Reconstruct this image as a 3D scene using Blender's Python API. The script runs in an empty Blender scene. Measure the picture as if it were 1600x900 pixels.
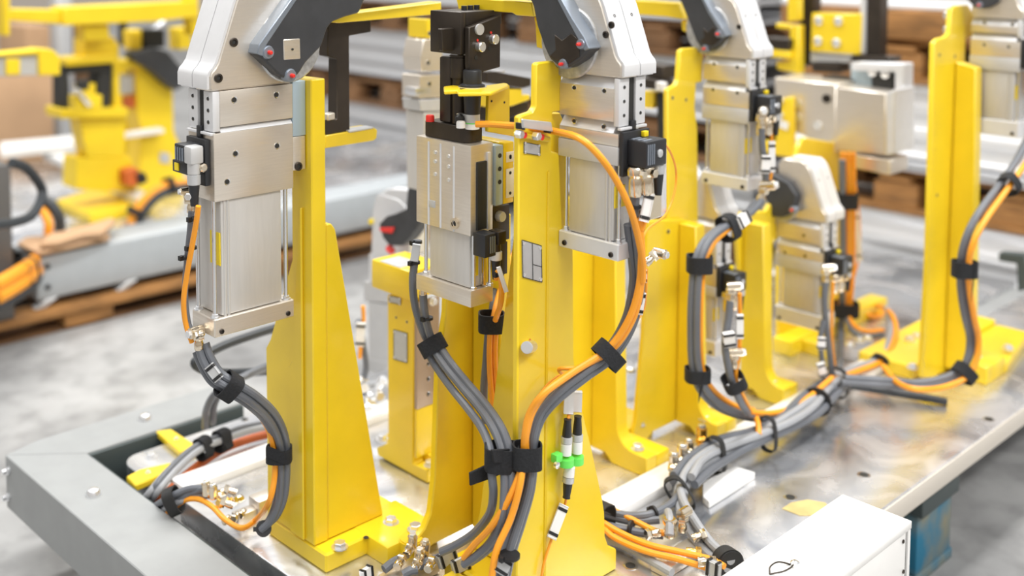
import bpy, bmesh, math, random
from mathutils import Vector, Matrix
random.seed(7)
S = bpy.context.scene
C = S.collection
# ---------------------------------------------------------------- camera (pixel frame 1600x900)
F = 1750.0; CX, CY = 650.0, 38.0; H = 0.9
PIT = math.radians(4.4); YAW = math.radians(48)
fw = Vector((math.cos(YAW)*math.cos(PIT), math.sin(YAW)*math.cos(PIT), -math.sin(PIT)))
rt = Vector((math.sin(YAW), -math.cos(YAW), 0)); up = rt.cross(fw)
CAM = Vector((0, 0, H))
cd = bpy.data.cameras.new('camera'); cam = bpy.data.objects.new('camera', cd); C.objects.link(cam)
cam.matrix_world = Matrix.Translation(CAM) @ Matrix((rt, up, -fw)).transposed().to_4x4()
cd.sensor_width = 36; cd.lens = F/1600*36
cd.shift_x = (800-CX)/1600; cd.shift_y = -(450-CY)/1600
cd.clip_start = 0.05; cd.clip_end = 200
cd.dof.use_dof = True; cd.dof.focus_distance = 1.5; cd.dof.aperture_fstop = 2.2
S.camera = cam
def ray(x, y): return fw + rt*((x-CX)/F) + up*((CY-y)/F)
def PX(x, y, X): r = ray(x, y); return CAM + r*(X/r.x)
def PY(x, y, Y): r = ray(x, y); return CAM + r*(Y/r.y)
def PZ(x, y, Z=0.0): r = ray(x, y); return CAM + r*((Z-H)/r.z)
# ---------------------------------------------------------------- materials
def newmat(name):
    m = bpy.data.materials.new(name); m.use_nodes = True
    n = m.node_tree.nodes; l = m.node_tree.links
    return m, n, l, n['Principled BSDF']
def mat(name, col, rough=.5, metal=0., coat=0., var=.0, scale=8., bump=0., rvar=0., spec=.5, col2=None, stretch=(1,1,1), emit=0):
    m, n, l, b = newmat(name)
    b.inputs['Base Color'].default_value = (*col, 1); b.inputs['Roughness'].default_value = rough
    b.inputs['Metallic'].default_value = metal; b.inputs['Coat Weight'].default_value = coat
    b.inputs['Coat Roughness'].default_value = .12; b.inputs['Specular IOR Level'].default_value = spec
    if var or bump or rvar or col2:
        tc = n.new('ShaderNodeTexCoord'); mp = n.new('ShaderNodeMapping'); mp.inputs['Scale'].default_value = stretch
        nz = n.new('ShaderNodeTexNoise'); nz.inputs['Scale'].default_value = scale; nz.inputs['Detail'].default_value = 5
        l.new(tc.outputs['Object'], mp.inputs[0]); l.new(mp.outputs[0], nz.inputs['Vector'])
        c2 = col2 or tuple(max(0, c*(1-var)) for c in col)
        mx = n.new('ShaderNodeMix'); mx.data_type = 'RGBA'
        rp = n.new('ShaderNodeMapRange'); rp.inputs[1].default_value = .35; rp.inputs[2].default_value = .65
        l.new(nz.outputs['Fac'], rp.inputs[0]); l.new(rp.outputs[0], mx.inputs[0])
        mx.inputs[6].default_value = (*col, 1); mx.inputs[7].default_value = (*c2, 1)
        l.new(mx.outputs[2], b.inputs['Base Color'])
        if rvar:
            mr = n.new('ShaderNodeMapRange'); mr.inputs[1].default_value = .3; mr.inputs[2].default_value = .7
            mr.inputs[3].default_value = rough-rvar; mr.inputs[4].default_value = rough+rvar
            l.new(nz.outputs['Fac'], mr.inputs[0]); l.new(mr.outputs[0], b.inputs['Roughness'])
        if bump:
            bp = n.new('ShaderNodeBump'); bp.inputs['Strength'].default_value = bump; bp.inputs['Distance'].default_value = .002
            l.new(nz.outputs['Fac'], bp.inputs['Height']); l.new(bp.outputs[0], b.inputs['Normal'])
    return m
M = {}
M['yellow'] = mat('yellow_paint', (.86, .615, .018), .34, coat=.3, var=.07, scale=14, bump=.03)
M['yellow2'] = mat('yellow_paint_far', (.86, .62, .02), .4, var=.08, scale=9)
M['alu'] = mat('machined_aluminium', (.77, .71, .63), .34, metal=.75, var=.06, scale=30, stretch=(1,1,14), rvar=.05)
M['alu_grey'] = mat('anodised_grey_aluminium', (.60, .60, .60), .42, metal=.35, var=.05, scale=40)
M['alu_light'] = mat('light_grey_aluminium', (.74, .745, .76), .4, metal=.3, var=.04, scale=40)
M['tube'] = mat('extruded_cylinder_tube', (.63, .615, .59), .38, metal=.4, var=.05, scale=20, stretch=(8,8,1))
M['steel'] = mat('bright_steel', (.78, .79, .8), .2, metal=1)
M['spacer'] = mat('blue_grey_steel', (.42, .52, .58), .4, metal=.4)
M['black'] = mat('black_plastic', (.018, .019, .022), .42)
M['slot'] = mat('dark_slot', (.02, .02, .018), .6)
M['dark'] = mat('dark_grey_arm_steel', (.055, .057, .062), .5, metal=.2, var=.2, scale=30)
M['armedge'] = mat('grey_steel_and_bevel_highlight', (.28, .32, .38), .38, metal=.6)  # grey steel parts, and the highlight painted along the arm bevels
M['brown'] = mat('burnished_black_steel', (.06, .048, .038), .36, metal=.55, var=.3, scale=18)
M['orange'] = mat('orange_cable_jacket', (.93, .36, .02), .42, var=.08, scale=20)
M['orange_dark'] = mat('red_orange_conduit', (.62, .14, .03), .5, var=.2, scale=40)
M['greycable'] = mat('grey_hose_jacket', (.135, .145, .165), .42, var=.1, scale=20)
M['lightcable'] = mat('light_grey_hose_jacket', (.34, .35, .37), .4, var=.08, scale=20)
M['blackcable'] = mat('black_cable_jacket', (.03, .035, .04), .45)
M['velcro'] = mat('black_hook_and_loop', (.016, .017, .02), .85, bump=.5, scale=300, var=.3)
M['tie'] = mat('black_nylon_tie', (.012, .012, .013), .5)
M['white'] = mat('white_plastic', (.82, .81, .8), .4)
M['label'] = mat('grey_label_plate', (.58, .59, .6), .35, metal=.4, var=.06, scale=60)
M['brass'] = mat('nickel_brass', (.80, .70, .55), .16, metal=1)
M['gold'] = mat('brass_yellow', (.85, .55, .15), .25, metal=1)
M['red'] = mat('red_cap', (.75, .03, .02), .4)
M['green'] = mat('green_clip', (.15, .78, .12), .4)
M['sticker'] = mat('yellow_sticker', (.9, .68, .01), .5)
M['powder'] = mat('grey_powder_coat', (.30, .31, .31), .55, var=.06, scale=25, bump=.03)
M['powderblue'] = mat('blue_grey_powder_coat', (.40, .43, .45), .5, var=.06, scale=20)
M['zinc'] = mat('zinc_plated', (.84, .85, .87), .28, metal=.9)
M['whitepaint'] = mat('white_painted_bar', (.80, .79, .77), .35, var=.04, scale=20)
M['tanpaint'] = mat('dull_ochre_patch', (.62, .48, .20), .5, var=.2, scale=40)
M['edgepaint'] = mat('cream_painted_edge', (.60, .55, .48), .45)
M['wood'] = mat('pallet_pine', (.36, .17, .05), .75, var=.45, scale=7, stretch=(1.5,1.5,9), bump=.2)
M['wooddark'] = mat('weathered_pallet_wood', (.22, .11, .045), .8, var=.5, scale=6, bump=.2)
M['card'] = mat('brown_cardboard', (.52, .33, .19), .85, var=.15, scale=5)
M['bluepaint'] = mat('worn_blue_paint_on_wood', (.012, .14, .24), .7, col2=(.20, .19, .13), scale=14)
M['rubber'] = mat('black_rubber', (.015, .015, .015), .7)
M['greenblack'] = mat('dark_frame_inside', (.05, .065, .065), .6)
M['tan'] = mat('tan_bare_plate', (.45, .34, .25), .4, metal=.6, var=.1, scale=20)
M['galv'] = mat('galvanised_disc', (.62, .63, .64), .45, metal=.7, var=.3, scale=120)
def floor_mat():
    m, n, l, b = newmat('sealed_concrete_floor')
    tc = n.new('ShaderNodeTexCoord'); a = n.new('ShaderNodeTexNoise'); a.inputs['Scale'].default_value = 1.7; a.inputs['Detail'].default_value = 8
    d = n.new('ShaderNodeTexNoise'); d.inputs['Scale'].default_value = 16; d.inputs['Detail'].default_value = 8
    l.new(tc.outputs['Object'], a.inputs[0]); l.new(tc.outputs['Object'], d.inputs[0])
    r = n.new('ShaderNodeValToRGB'); r.color_ramp.elements[0].position = .35; r.color_ramp.elements[0].color = (.20, .20, .20, 1)
    r.color_ramp.elements[1].position = .6; r.color_ramp.elements[1].color = (.40, .40, .395, 1)
    l.new(a.outputs[0], r.inputs[0])
    r2 = n.new('ShaderNodeValToRGB'); r2.color_ramp.elements[0].position = .3; r2.color_ramp.elements[0].color = (.72, .72, .72, 1)
    r2.color_ramp.elements[1].position = .55; r2.color_ramp.elements[1].color = (1, 1, 1, 1)
    l.new(d.outputs[0], r2.inputs[0])
    mx = n.new('ShaderNodeMix'); mx.data_type = 'RGBA'; mx.blend_type = 'MULTIPLY'; mx.inputs[0].default_value = 1
    l.new(r.outputs[0], mx.inputs[6]); l.new(r2.outputs[0], mx.inputs[7]); l.new(mx.outputs[2], b.inputs['Base Color'])
    b.inputs['Roughness'].default_value = .42
    return m
M['floor'] = floor_mat()
def plate_mat():
    m, n, l, b = newmat('scuffed_tool_plate_steel')
    tc = n.new('ShaderNodeTexCoord')
    mp = n.new('ShaderNodeMapping'); mp.inputs['Scale'].default_value = (1, 1, 1); mp.inputs['Rotation'].default_value = (0, 0, .5)
    a = n.new('ShaderNodeTexNoise'); a.inputs['Scale'].default_value = 9; a.inputs['Detail'].default_value = 7; a.inputs['Distortion'].default_value = .8
    d = n.new('ShaderNodeTexNoise'); d.inputs['Scale'].default_value = 3.3; d.inputs['Detail'].default_value = 4
    l.new(tc.outputs['Object'], mp.inputs[0]); l.new(mp.outputs[0], a.inputs[0]); l.new(tc.outputs['Object'], d.inputs[0])
    r = n.new('ShaderNodeValToRGB')
    r.color_ramp.elements[0].position = .3; r.color_ramp.elements[0].color = (.50, .52, .56, 1)
    r.color_ramp.elements[1].position = .62; r.color_ramp.elements[1].color = (.86, .86, .87, 1)
    l.new(a.outputs[0], r.inputs[0])
    r2 = n.new('ShaderNodeValToRGB'); r2.color_ramp.elements[0].position = .56; r2.color_ramp.elements[0].color = (1, 1, 1, 1)
    r2.color_ramp.elements[1].position = .72; r2.color_ramp.elements[1].color = (.95, .86, .74, 1)
    l.new(d.outputs[0], r2.inputs[0])
    mx = n.new('ShaderNodeMix'); mx.data_type = 'RGBA'; mx.blend_type = 'MULTIPLY'; mx.inputs[0].default_value = 1
    l.new(r.outputs[0], mx.inputs[6]); l.new(r2.outputs[0], mx.inputs[7]); l.new(mx.outputs[2], b.inputs['Base Color'])
    mr = n.new('ShaderNodeMapRange'); mr.inputs[1].default_value = .3; mr.inputs[2].default_value = .7; mr.inputs[3].default_value = .16; mr.inputs[4].default_value = .36
    l.new(a.outputs[0], mr.inputs[0]); l.new(mr.outputs[0], b.inputs['Roughness'])
    b.inputs['Metallic'].default_value = .85
    return m
M['plate'] = plate_mat()
# ---------------------------------------------------------------- mesh helpers (all in world coordinates)
class B:
    def __init__(s): s.bm = bmesh.new()
    def box(s, x0, x1, y0, y1, z0, z1, bev=.0012):
        r = bmesh.ops.create_cube(s.bm, size=1)['verts']
        for v in r:
            v.co = Vector(((x0+x1)/2+v.co.x*(x1-x0), (y0+y1)/2+v.co.y*(y1-y0), (z0+z1)/2+v.co.z*(z1-z0)))
        if bev:
            bev = min(bev, .45*min(abs(x1-x0), abs(y1-y0), abs(z1-z0)))
            es = list({e for v in r for e in v.link_edges})
            bmesh.ops.bevel(s.bm, geom=es, offset=bev, segments=2, affect='EDGES', profile=.5)
        return s
    def obox(s, c, ax, ay, az, sx, sy, sz, bev=.001):
        """box centred at c with unit axes and full sizes"""
        r = bmesh.ops.create_cube(s.bm, size=1)['verts']
        for v in r: v.co = Vector(c)+ax*(v.co.x*sx)+ay*(v.co.y*sy)+az*(v.co.z*sz)
        if bev:
            es = list({e for v in r for e in v.link_edges})
            bmesh.ops.bevel(s.bm, geom=es, offset=min(bev, .4*min(sx, sy, sz)), segments=2, affect='EDGES', profile=.5)
        return s
    def prism(s, pts, vec, bev=.001):
        vs = [s.bm.verts.new(Vector(p)) for p in pts]
        f = s.bm.faces.new(vs)
        r = bmesh.ops.extrude_face_region(s.bm, geom=[f])
        nv = [g for g in r['geom'] if isinstance(g, bmesh.types.BMVert)]
        bmesh.ops.translate(s.bm, verts=nv, vec=Vector(vec))
        if bev:
            es = list({e for v in vs+nv for e in v.link_edges})
            bmesh.ops.bevel(s.bm, geom=es, offset=bev, segments=1, affect='EDGES')
        return s
    def cyl(s, p0, p1, r, seg=20, r2=None, bev=0):
        p0 = Vector(p0); p1 = Vector(p1); d = p1-p0; L = d.length
        q = d.to_track_quat('Z', 'Y').to_matrix().to_4x4()
        g = bmesh.ops.create_cone(s.bm, cap_ends=True, segments=seg, radius1=r, radius2=r if r2 is None else r2, depth=L,
                                  matrix=Matrix.Translation((p0+p1)/2) @ q)['verts']
        if bev:
            es = [e for e in {e for v in g for e in v.link_edges} if any(len(f.verts) > 4 for f in e.link_faces)]
            bmesh.ops.bevel(s.bm, geom=es, offset=bev, segments=2, affect='EDGES')
        return s
    def lathe(s, p0, d, prof, seg=20):
        """profile [(r, h)] about axis d from p0"""
        d = Vector(d).normalized(); q = d.to_track_quat('Z', 'Y').to_matrix(); p0 = Vector(p0); rings = []
        for r, h in prof:
            rings.append([s.bm.verts.new(p0 + q @ Vector((r*math.cos(2*math.pi*i/seg), r*math.sin(2*math.pi*i/seg), h))) for i in range(seg)])
        for a, b in zip(rings, rings[1:]):
            for i in range(seg): s.bm.faces.new((a[i], a[(i+1) % seg], b[(i+1) % seg], b[i]))
        s.bm.faces.new(rings[0][::-1]); s.bm.faces.new(rings[-1])
        return s
    def tube(s, pts, r, seg=10, sub=8):
        pts = smooth([Vector(p) for p in pts], sub)
        n = len(pts); rings = []; prev = None
        for i, p in enumerate(pts):
            t = (pts[min(i+1, n-1)]-pts[max(i-1, 0)]).normalized()
            if prev is None:
                a = t.cross(Vector((0, 0, 1)));  a = a if a.length > .1 else t.cross(Vector((1, 0, 0)))
            else: a = prev - t*prev.dot(t)
            a.normalize(); prev = a; b = t.cross(a)
            rings.append([s.bm.verts.new(p+(a*math.cos(k*2*math.pi/seg)+b*math.sin(k*2*math.pi/seg))*r) for k in range(seg)])
        for u, v in zip(rings, rings[1:]):
            for k in range(seg): s.bm.faces.new((u[k], u[(k+1) % seg], v[(k+1) % seg], v[k]))
        s.bm.faces.new(rings[0][::-1]); s.bm.faces.new(rings[-1])
        return s
    def hexh(s, p0, d, r, h):
        return s.lathe(p0, d, [(r, 0), (r, h*.85), (r*.86, h)], 6)
def smooth(p, sub):
    if len(p) < 3: return p
    out = []
    for i in range(len(p)-1):
        p0 = p[i-1] if i else p[0]*2-p[1]; p1 = p[i]; p2 = p[i+1]; p3 = p[i+2] if i+2 < len(p) else p[-1]*2-p[-2]
        for k in range(sub):
            t = k/sub
            out.append(.5*((2*p1)+(p2-p0)*t+(2*p0-5*p1+4*p2-p3)*t*t+(3*p1-p0-3*p2+p3)*t**3))
    out.append(p[-1]); return out
def root_of(o):
    while o.parent: o = o.parent
    return o
def obj(name, b, m, parent=None, sm=False):
    bm = b.bm if isinstance(b, B) else b
    bmesh.ops.recalc_face_normals(bm, faces=bm.faces)
    if parent: L = root_of(parent).location.copy()
    else:
        xs = [v.co for v in bm.verts]
        L = Vector(((min(c.x for c in xs)+max(c.x for c in xs))/2, (min(c.y for c in xs)+max(c.y for c in xs))/2, min(c.z for c in xs)))
    for v in bm.verts: v.co -= L
    me = bpy.data.meshes.new(name); bm.to_mesh(me); bm.free()
    me.materials.append(M[m] if isinstance(m, str) else m)
    for p in me.polygons: p.use_smooth = True
    try: me.set_sharp_from_angle(angle=math.radians(35))
    except Exception: pass
    o = bpy.data.objects.new(name, me); C.objects.link(o)
    if parent: o.parent = parent
    else: o.location = L
    return o
def thing(name, label, cat, loc, group=None):
    o = bpy.data.objects.new(name, None); C.objects.link(o); o.location = Vector(loc); o.empty_display_size = .05
    return tag(o, label, cat, group)
def tag(o, label, cat, group=None):
    o['label'] = label; o['category'] = cat
    if group: o['group'] = group
    return o
def struct(o): o['kind'] = 'structure'; return o
def copy_tree(o, parent=None):
    c = o.copy(); C.objects.link(c); c.parent = parent
    for ch in list(o.children): copy_tree(ch, c)
    return c
def ringbolt(p, d, parent, r=.007, h=.006, name='bolt', m='zinc'):
    d = Vector(d).normalized(); p = Vector(p)
    b = B().cyl(p, p+d*.0015, r*1.35, 20); b.hexh(p+d*.0014, d, r, h)
    return obj(name, b, m, parent)
def socket(p, d, parent, r=.0055, name='socket_screw', m='brown'):
    """cap screw: ring head with a dark hexagonal recess"""
    d = Vector(d).normalized(); p = Vector(p)
    o = obj(name, B().lathe(p, d, [(r, 0), (r, .0016), (r*.85, .0022), (r*.55, .0022), (r*.5, .0006)], 18), m, parent)
    obj('hex_socket', B().lathe(p+d*.0003, d, [(r*.5, 0), (r*.5, .0006)], 6), 'slot', o)
    return o
def hole(p, d, parent, r=.004, name='threaded_hole'):
    """countersunk hole: bright rim sunk round a dark bore"""
    d = Vector(d).normalized(); p = Vector(p)
    o = obj(name, B().lathe(p-d*.001, d, [(r*1.15, 0), (r*1.15, .0013), (r*.95, .0011)], 18), 'steel', parent)
    obj('bore', B().lathe(p, d, [(r*.78, 0), (r*.78, .0006)], 16), 'slot', o)
    return o
XA, YA, ZA = Vector((1, 0, 0)), Vector((0, 1, 0)), Vector((0, 0, 1))
# ---------------------------------------------------------------- light
w = bpy.data.worlds.new('hall_light'); S.world = w; w.use_nodes = True
wn, wl = w.node_tree.nodes, w.node_tree.links
bg = wn['Background']; tc = wn.new('ShaderNodeTexCoord'); sx = wn.new('ShaderNodeSeparateXYZ'); rp = wn.new('ShaderNodeValToRGB')
mr = wn.new('ShaderNodeMapRange'); mr.inputs[1].default_value = -1; mr.inputs[2].default_value = 1
wl.new(tc.outputs['Generated'], sx.inputs[0]); wl.new(sx.outputs['Z'], mr.inputs[0]); wl.new(mr.outputs[0], rp.inputs[0]); wl.new(rp.outputs[0], bg.inputs['Color'])
e = rp.color_ramp.elements
e[0].position = 0; e[0].color = (.40, .36, .33, 1)
e[1].position = 1; e[1].color = (1, 1, 1, 1)
x = e.new(.5); x.color = (.50, .44, .375, 1)
x = e.new(.62); x.color = (.70, .67, .62, 1)
x = e.new(.72); x.color = (1, .99, .98, 1)
bg.inputs['Strength'].default_value = .43
def lamp(loc, size, sy, power, rot=(0, 0, 0), col=(1, .985, .96)):
    ld = bpy.data.lights.new('ceiling_or_side_lamp', 'AREA'); ld.shape = 'RECTANGLE'; ld.size = size; ld.size_y = sy; ld.energy = power; ld.color = col
    o = bpy.data.objects.new('ceiling_or_side_lamp', ld); C.objects.link(o); o.location = loc; o.rotation_euler = rot
for ly in (-2.5, 1.0, 4.5):
    lamp((1.6, ly, 4.6), 6, .5, 122)
lamp((1.2, -2.4, 3.4), 2.6, 1.6, 24, (math.radians(40), 0, 0), (1, .985, .96))  # tilted lamp added on the -Y side to brighten faces turned that way
S.view_settings.view_transform = 'Standard'; S.view_settings.look = 'None'; S.view_settings.gamma = 1
S.view_settings.exposure = .99
# ---------------------------------------------------------------- setting
FZ = -.22
struct(obj('floor', B().box(-3, 12, -4, 14, FZ-.05, FZ, 0), 'floor'))
# ---- our fixture's support frame (left)
fr = thing('base_frame', 'grey powder-coated steel channel frame round the left corner of the tool plates', 'frame', (.79, 1.85, -.094))
def frame_member(name, pts):
    """top view outline extruded down"""
    return obj(name, B().prism([(x, y, 0) for x, y in pts], (0, 0, -.094), .0015), 'powder', fr)
frame_member('side_channel', [(.733, .2), (.843, .2), (.843, 1.797), (.733, 1.886)])
frame_member('end_channel', [(.7335, 1.8868), (.8435, 1.7978), (1.165, 1.7978), (1.165, 1.905), (.80, 1.905)])
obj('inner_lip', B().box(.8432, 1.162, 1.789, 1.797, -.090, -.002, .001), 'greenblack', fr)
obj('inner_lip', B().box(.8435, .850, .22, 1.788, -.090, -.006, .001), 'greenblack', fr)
for px, py in ((146, 773), (227, 655)):
    p = PZ(px, py, 0)
    obj('cap_bolt', B().lathe(p, ZA, [(.012, 0), (.012, .004), (.009, .009), (.003, .011)], 20), 'zinc', fr)
for py_, in ((735,), (776,)):
    p = PX(14, py_, .733)
    obj('side_bolt', B().lathe(p, -XA, [(.007, 0), (.007, .004), (.0045, .005), (.0045, .012)], 16), 'zinc', fr)
# ---- tool plates
pl = thing('tool_plate', 'large scuffed bright steel tool plate under the yellow columns', 'plate', (2.0, 1.1, -.04))
def pp(name, x0, x1, y0, y1, z0, z1, m='plate', bev=.0025): return obj(name, B().box(x0, x1, y0, y1, z0, z1, bev), m, pl)
pp('centre_plate', .882, 3.1, 1.088, 1.548, -.04, 0)
pp('front_plate', .882, 3.1, .775, 1.032, -.04, 0)
pp('front_edge_strip', .885, 3.1, .7725, .7748, -.038, -.003, 'edgepaint', .0008)
pp('centre_joint', .885, 3.09, 1.030, 1.090, -.04, -.012, 'powder', 0)
for i, (px, py) in enumerate(((1350, 742), (1545, 655), (985, 884), (1235, 777))):
    p = PZ(px, py, .0004)
    h = obj('dowel_hole', B().lathe(p-ZA*.001, ZA, [(.011, 0), (.011, .0012), (.009, .0014)], 20), 'steel', pl)
    obj('bore', B().lathe(p+ZA*.0004, ZA, [(.0072, 0), (.0072, .0006)], 18), 'slot', h)
tag(obj('bearing_rail', B().box(1.24, 2.34, 1.036, 1.084, -.0118, .013, .002), 'whitepaint'),
    'long white machined bar along the tool plate behind the cable bundle', 'rail')
tag(obj('bearing_rail', B().box(.893, 2.2, 1.552, 1.598, -.04, .012, .002), 'whitepaint'),
    'white machined bar along the far left edge of the tool plate', 'rail')
bk = thing('back_plate', 'thinner rounded-corner steel plate inside the grey frame', 'plate', (1.3, 1.68, -.05))
pts = []
x0, x1, y0, y1, r = .885, 2.3, 1.604, 1.762, .035
for cx, cy, a0 in ((x1-r, y1-r, 0), (x0+r, y1-r, 90), (x0+r, y0+r, 180), (x1-r, y0+r, 270)):
    for k in range(6):
        a = math.radians(a0+k*18); pts.append((cx+r*math.cos(a), cy+r*math.sin(a), -.012))
obj('rounded_plate', B().prism(pts, (0, 0, -.038), .001), 'plate', bk)
p = PZ(236, 714, -.012)
ringbolt(p, ZA, bk, .008, .006)
p = PZ(382, 655, -.0116); hole(p, ZA, bk, .008)
# yellow straps over the back plate
for n, pxs, lab in (('a', [(243, 673), (268, 670), (310, 697), (282, 706)], 'yellow clamping strap near the far corner of the grey frame'),
                    ('b', [(197, 744), (218, 733), (268, 722), (262, 738), (212, 758)], 'yellow clamping strap nearest the grey side channel')):
    t = thing('clamping_strap', lab, 'clamp', PZ(*pxs[0], 0))
    obj('strap', B().prism([PZ(x, y, 0) for x, y in pxs], (0, 0, -.012), .002), 'yellow', t)
    c = PZ(sum(q[0] for q in pxs)/len(pxs), sum(q[1] for q in pxs)/len(pxs), 0)
    ringbolt(c, ZA, t, .0035, .003)
# the pallet carrying the whole fixture
def pallet(name, label, x0, y0, lx, ly, z0, m='wood', along='x', boards=5, group=None, block_m=None):
    """lx,ly footprint; deck boards run along the given axis"""
    t = thing(name, label, 'pallet', (x0+lx/2, y0+ly/2, z0), group)
    n = boards
    def bd(nm, a0, a1, b0, b1, c0, c1, mm): obj(nm, B().box(a0, a1, b0, b1, c0, c1, .003), mm, t)
    W = ly if along == 'x' else lx
    for k in range(n):
        c = (k+.5)/n*W; hw = .048
        c = min(max(c, hw), W-hw)
        if along == 'x': bd('deck_board', x0, x0+lx, y0+c-hw, y0+c+hw, z0+.122, z0+.144, m)
        else: bd('deck_board', x0+c-hw, x0+c+hw, y0, y0+ly, z0+.122, z0+.144, m)
    for i in range(3):
        for j in range(3):
            cx = x0+.06+i*(lx-.12)/2; cy = y0+.06+j*(ly-.12)/2
            bd('block', cx-.055, cx+.055, cy-.055, cy+.055, z0+.022, z0+.10, block_m or m)
    for i in range(3):
        c = i/2
        if along == 'x':
            cx = x0+.06+c*(lx-.12); bd('cross_board', cx-.05, cx+.05, y0, y0+ly, z0+.1, z0+.122, m)
            cy = y0+.06+c*(ly-.12); bd('bottom_board', x0, x0+lx, cy-.05, cy+.05, z0, z0+.022, block_m or m)
        else:
            cy = y0+.06+c*(ly-.12); bd('cross_board', x0, x0+lx, cy-.05, cy+.05, z0+.1, z0+.122, m)
            cx = x0+.06+c*(lx-.12); bd('bottom_board', cx-.05, cx+.05, y0, y0+ly, z0, z0+.022, block_m or m)
    return t
t = thing('pallet', 'worn blue-painted wooden pallet under the tool plate', 'pallet', (1.55, 1.2, FZ))
for x_ in (1.24, 1.6, 1.95):
    for y_ in (.86, 1.2, 1.54): obj('block', B().box(x_-.07, x_+.07, y_-.06, y_+.06, FZ+.021, -.091, .004), 'bluepaint', t)
    obj('deck_board', B().box(x_-.075, x_+.075, .79, 1.60, -.0905, -.0405, .003), 'greenblack', t)
for y_ in (.86, 1.2, 1.54): obj('bottom_board', B().box(1.16, 2.03, y_-.06, y_+.06, FZ, FZ+.020, .003), 'bluepaint', t)
p = PZ(1262, 795, .0005)
obj('yellow_patch', B().prism([PZ(x, y, .0002) for x, y in [(1222, 795), (1236, 786), (1262, 781), (1290, 786), (1296, 796), (1280, 806), (1250, 806)]], ZA*.0008, 0), 'tanpaint', pl)
# ---- white junction box at lower right
jb = thing('junction_box', 'white sheet-metal junction box at the front edge of the tool plate', 'box', (1.36, .71, -.12))
z = .08; A_ = PZ(1317, 771, z); B_ = PZ(1425, 814, z)
x1b = (A_.x+B_.x)/2; ya = A_.y; yb = B_.y
obj('lid', B().box(1.12, x1b, yb, ya, z-.012, z, .002), 'whitepaint', jb)
obj('body', B().box(1.122, x1b-.014, yb+.002, ya-.002, -.12, z-.0125, .001), 'whitepaint', jb)
obj('end_flange', B().box(x1b-.009, x1b-.001, yb+.001, ya-.001, -.12, z-.0125, .001), 'whitepaint', jb)
obj('seam', B().box(x1b-.0139, x1b-.0091, yb+.004, ya-.004, -.118, z-.0125, 0), 'slot', jb)
for py in (846, 893):
    p = PY(1411, py, yb+.0018)
    obj('screw', B().lathe(p, -YA, [(.0028, 0), (.0028, .0012), (.001, .002)], 14), 'brown', jb)
c = PZ(1224, 893, z)
hb = B()
hb.tube([c+Vector((-.02, .008, .001)), c+Vector((-.012, .012, .006)), c+Vector((.004, .010, .007)), c+Vector((.02, .002, .001)), c+Vector((.01, -.006, .005)), c+Vector((-.008, -.004, .005)), c+Vector((-.02, .008, .001))], .0011, 6)
obj('wire_latch', hb, 'brown', jb)
obj('latch_knob', B().lathe(c+Vector((.022, -.004, 0)), ZA, [(.006, 0), (.006, .006), (.003, .008)], 16), 'steel', jb)
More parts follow.
